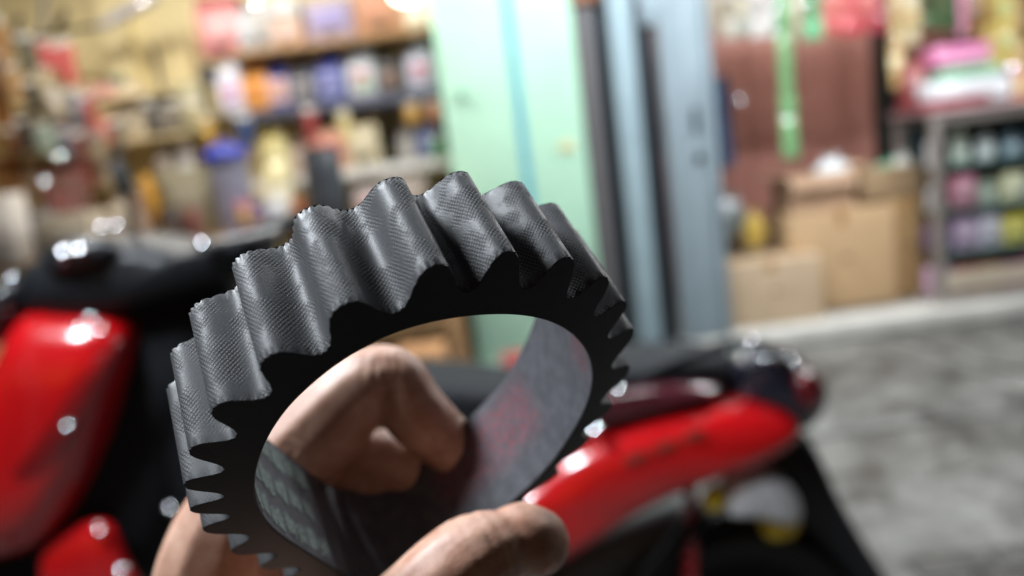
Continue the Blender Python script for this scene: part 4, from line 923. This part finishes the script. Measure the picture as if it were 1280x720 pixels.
nb = n_(t, 'ShaderNodeTexNoise'); nb.inputs['Scale'].default_value = 420; nb.inputs['Detail'].default_value = 4; Lk(tc.outputs['Object'], nb.inputs['Vector'])
ad = n_(t, 'ShaderNodeMath', operation='ADD'); Lk(vo.outputs['Distance'], ad.inputs[0]); Lk(nb.outputs['Fac'], ad.inputs[1])
bpn = n_(t, 'ShaderNodeBump'); bpn.inputs['Strength'].default_value = .14; bpn.inputs['Distance'].default_value = .0004; Lk(ad.outputs[0], bpn.inputs['Height']); Lk(bpn.outputs[0], b.inputs['Normal'])
wrist = near(190, 1000, .262)
bm = bmesh.new()
def chain(ks, step=.0022):
    pts = [(near(x, y, z), r) for x, y, z, r in ks]
    P = [p for p, r in pts]; rad = [Vector((r, 0, 0)) for p, r in pts]
    ln = sum((P[i + 1] - P[i]).length for i in range(len(P) - 1)); n = max(2, int(ln / step))
    for p, r in zip(spline(P, n, False), spline(rad, n, False)):
        bmesh.ops.create_icosphere(bm, subdivisions=2, radius=max(.003, r.x), matrix=Matrix.Translation(p - wrist))
HAND = dict(
    index=[(262, 840, .262, .019), (286, 690, .262, .0165), (312, 628, .262, .0165), (393, 546, .262, .0156), (452, 487, .262, .0136), (490, 473, .2615, .0114), (513, 508, .261, .0116), (540, 536, .262, .0110), (580, 572, .268, .0096), (612, 600, .272, .0078)],
    middle=[(310, 860, .280, .018), (350, 740, .279, .0150), (410, 655, .277, .0140), (468, 582, .275, .0122), (505, 582, .274, .0108), (540, 622, .276, .0095), (575, 664, .279, .008)],
    ring=[(350, 880, .298, .017), (400, 760, .300, .0135), (470, 670, .302, .0108), (510, 640, .300, .010), (545, 660, .297, .009), (570, 700, .295, .008)],
    little=[(380, 900, .312, .015), (430, 800, .314, .0115), (490, 730, .315, .0092), (530, 720, .312, .0085), (555, 750, .308, .0075)],
    thumb=[(250, 930, .240, .021), (370, 870, .222, .0195), (490, 800, .212, .0164), (555, 728, .2110, .0132), (590, 698, .2125, .0124), (610, 690, .214, .0116), (630, 682, .217, .0094), (652, 674, .2195, .0108), (670, 678, .222, .0102)],
    fill=[(440, 640, .292, .013), (500, 640, .292, .012), (440, 700, .296, .014), (520, 690, .296, .012), (570, 720, .296, .010)],  # extra flesh added to block light behind the fingers
    web=[(300, 800, .255, .02), (360, 830, .245, .018), (420, 830, .232, .014)],
    palm1=[(240, 960, .262, .024), (272, 770, .262, .0245), (290, 690, .262, .0225), (306, 640, .262, .019)],
    palm2=[(270, 980, .285, .024), (330, 800, .29, .02)],
    palm3=[(290, 1000, .30, .022), (380, 850, .305, .017)],
    wrist_=[(60, 1500, .275, .030), (120, 1250, .27, .026), (200, 1040, .27, .026)],
    wrist2=[(90, 1520, .30, .030), (160, 1260, .295, .026), (230, 1050, .29, .024)],
)
for kk in HAND.values(): chain(kk)
me = bpy.data.meshes.new('hand_rough'); bm.to_mesh(me); bm.free()
tmp = bpy.data.objects.new('hand_rough', me); C.objects.link(tmp)
rm = tmp.modifiers.new('r', 'REMESH'); rm.mode = 'VOXEL'; rm.voxel_size = .0009; rm.use_smooth_shade = True
sm = tmp.modifiers.new('s', 'SMOOTH'); sm.iterations = 14; sm.factor = .6
dg = bpy.context.evaluated_depsgraph_get()
hm = bpy.data.meshes.new_from_object(tmp.evaluated_get(dg)); hm.name = 'person'
bpy.data.objects.remove(tmp)
# folds of skin over the joints
co = np.empty(len(hm.vertices) * 3, dtype=np.float32); hm.vertices.foreach_get('co', co); co = co.reshape(-1, 3)
no = np.empty(len(hm.vertices) * 3, dtype=np.float32); hm.vertices.foreach_get('normal', no); no = no.reshape(-1, 3)
def folds(a, c, b, wd, per_, dep):
    A_, C_, B_ = (np.array(near(*q) - wrist) for q in (a, c, b)); d = B_ - A_; d /= np.linalg.norm(d)
    r_ = co - C_; t_ = r_ @ d; lat = np.linalg.norm(r_ - np.outer(t_, d), axis=1)
    wgt = np.exp(-(t_ / wd) ** 2) * (lat < .02) * (np.linalg.norm(r_, axis=1) < .022)
    ph_ = t_ / per_ + .35 * np.sin(lat * 900 + t_ * 500)
    g = -np.abs(np.cos(math.pi * ph_)) ** 6
    co[:] = co + no * (wgt * dep * g)[:, None]
folds((462, 516, .262), (490, 482, .2615), (513, 508, .261), .006, .0028, .0004)
folds((513, 508, .261), (548, 544, .262), (590, 580, .268), .0045, .0026, .0004)
folds((552, 728, .211), (605, 688, .2135), (655, 674, .2195), .006, .0034, .00028)
folds((335, 652, .262), (405, 580, .262), (462, 516, .262), .009, .0052, .00025)
hm.vertices.foreach_set('co', co.ravel()); hm.update()
hm.materials.clear(); hm.materials.append(skin); hm.shade_smooth()
person = bpy.data.objects.new('person', hm); C.objects.link(person); person.location = wrist
tag(person, 'bare hand of a person pinching the black toothed belt between thumb and fingers', 'person')
# thumbnail
nail_m = mat('fingernail', (206, 146, 136), .3, coat=.3, var=(300, .06))
Pn = near(676, 690, .2125) - wrist; d1 = (near(690, 684, .2165) - near(640, 680, .2125)).normalized()
nrm = (CAM - (Pn + wrist)).normalized(); nrm = (nrm - d1 * nrm.dot(d1)).normalized() ; side = d1.cross(nrm)
mb = MB(); rs = []
for i in range(9):
    u = i / 8 * 2 - 1; row = []
    for j in range(9):
        v = j / 8 * 2 - 1; wd = .0058 * (1 - .25 * max(0, abs(u)) ** 3)
        row.append(Pn + d1 * (u * .0062 - .001 * v * v * u) + side * (v * wd) + nrm * (-.0026 * v * v - .0006 * u * u))
    rs.append(row + [p - nrm * .0006 for p in row[::-1]])
mb.rings(rs).build('fingernail', nail_m, person)
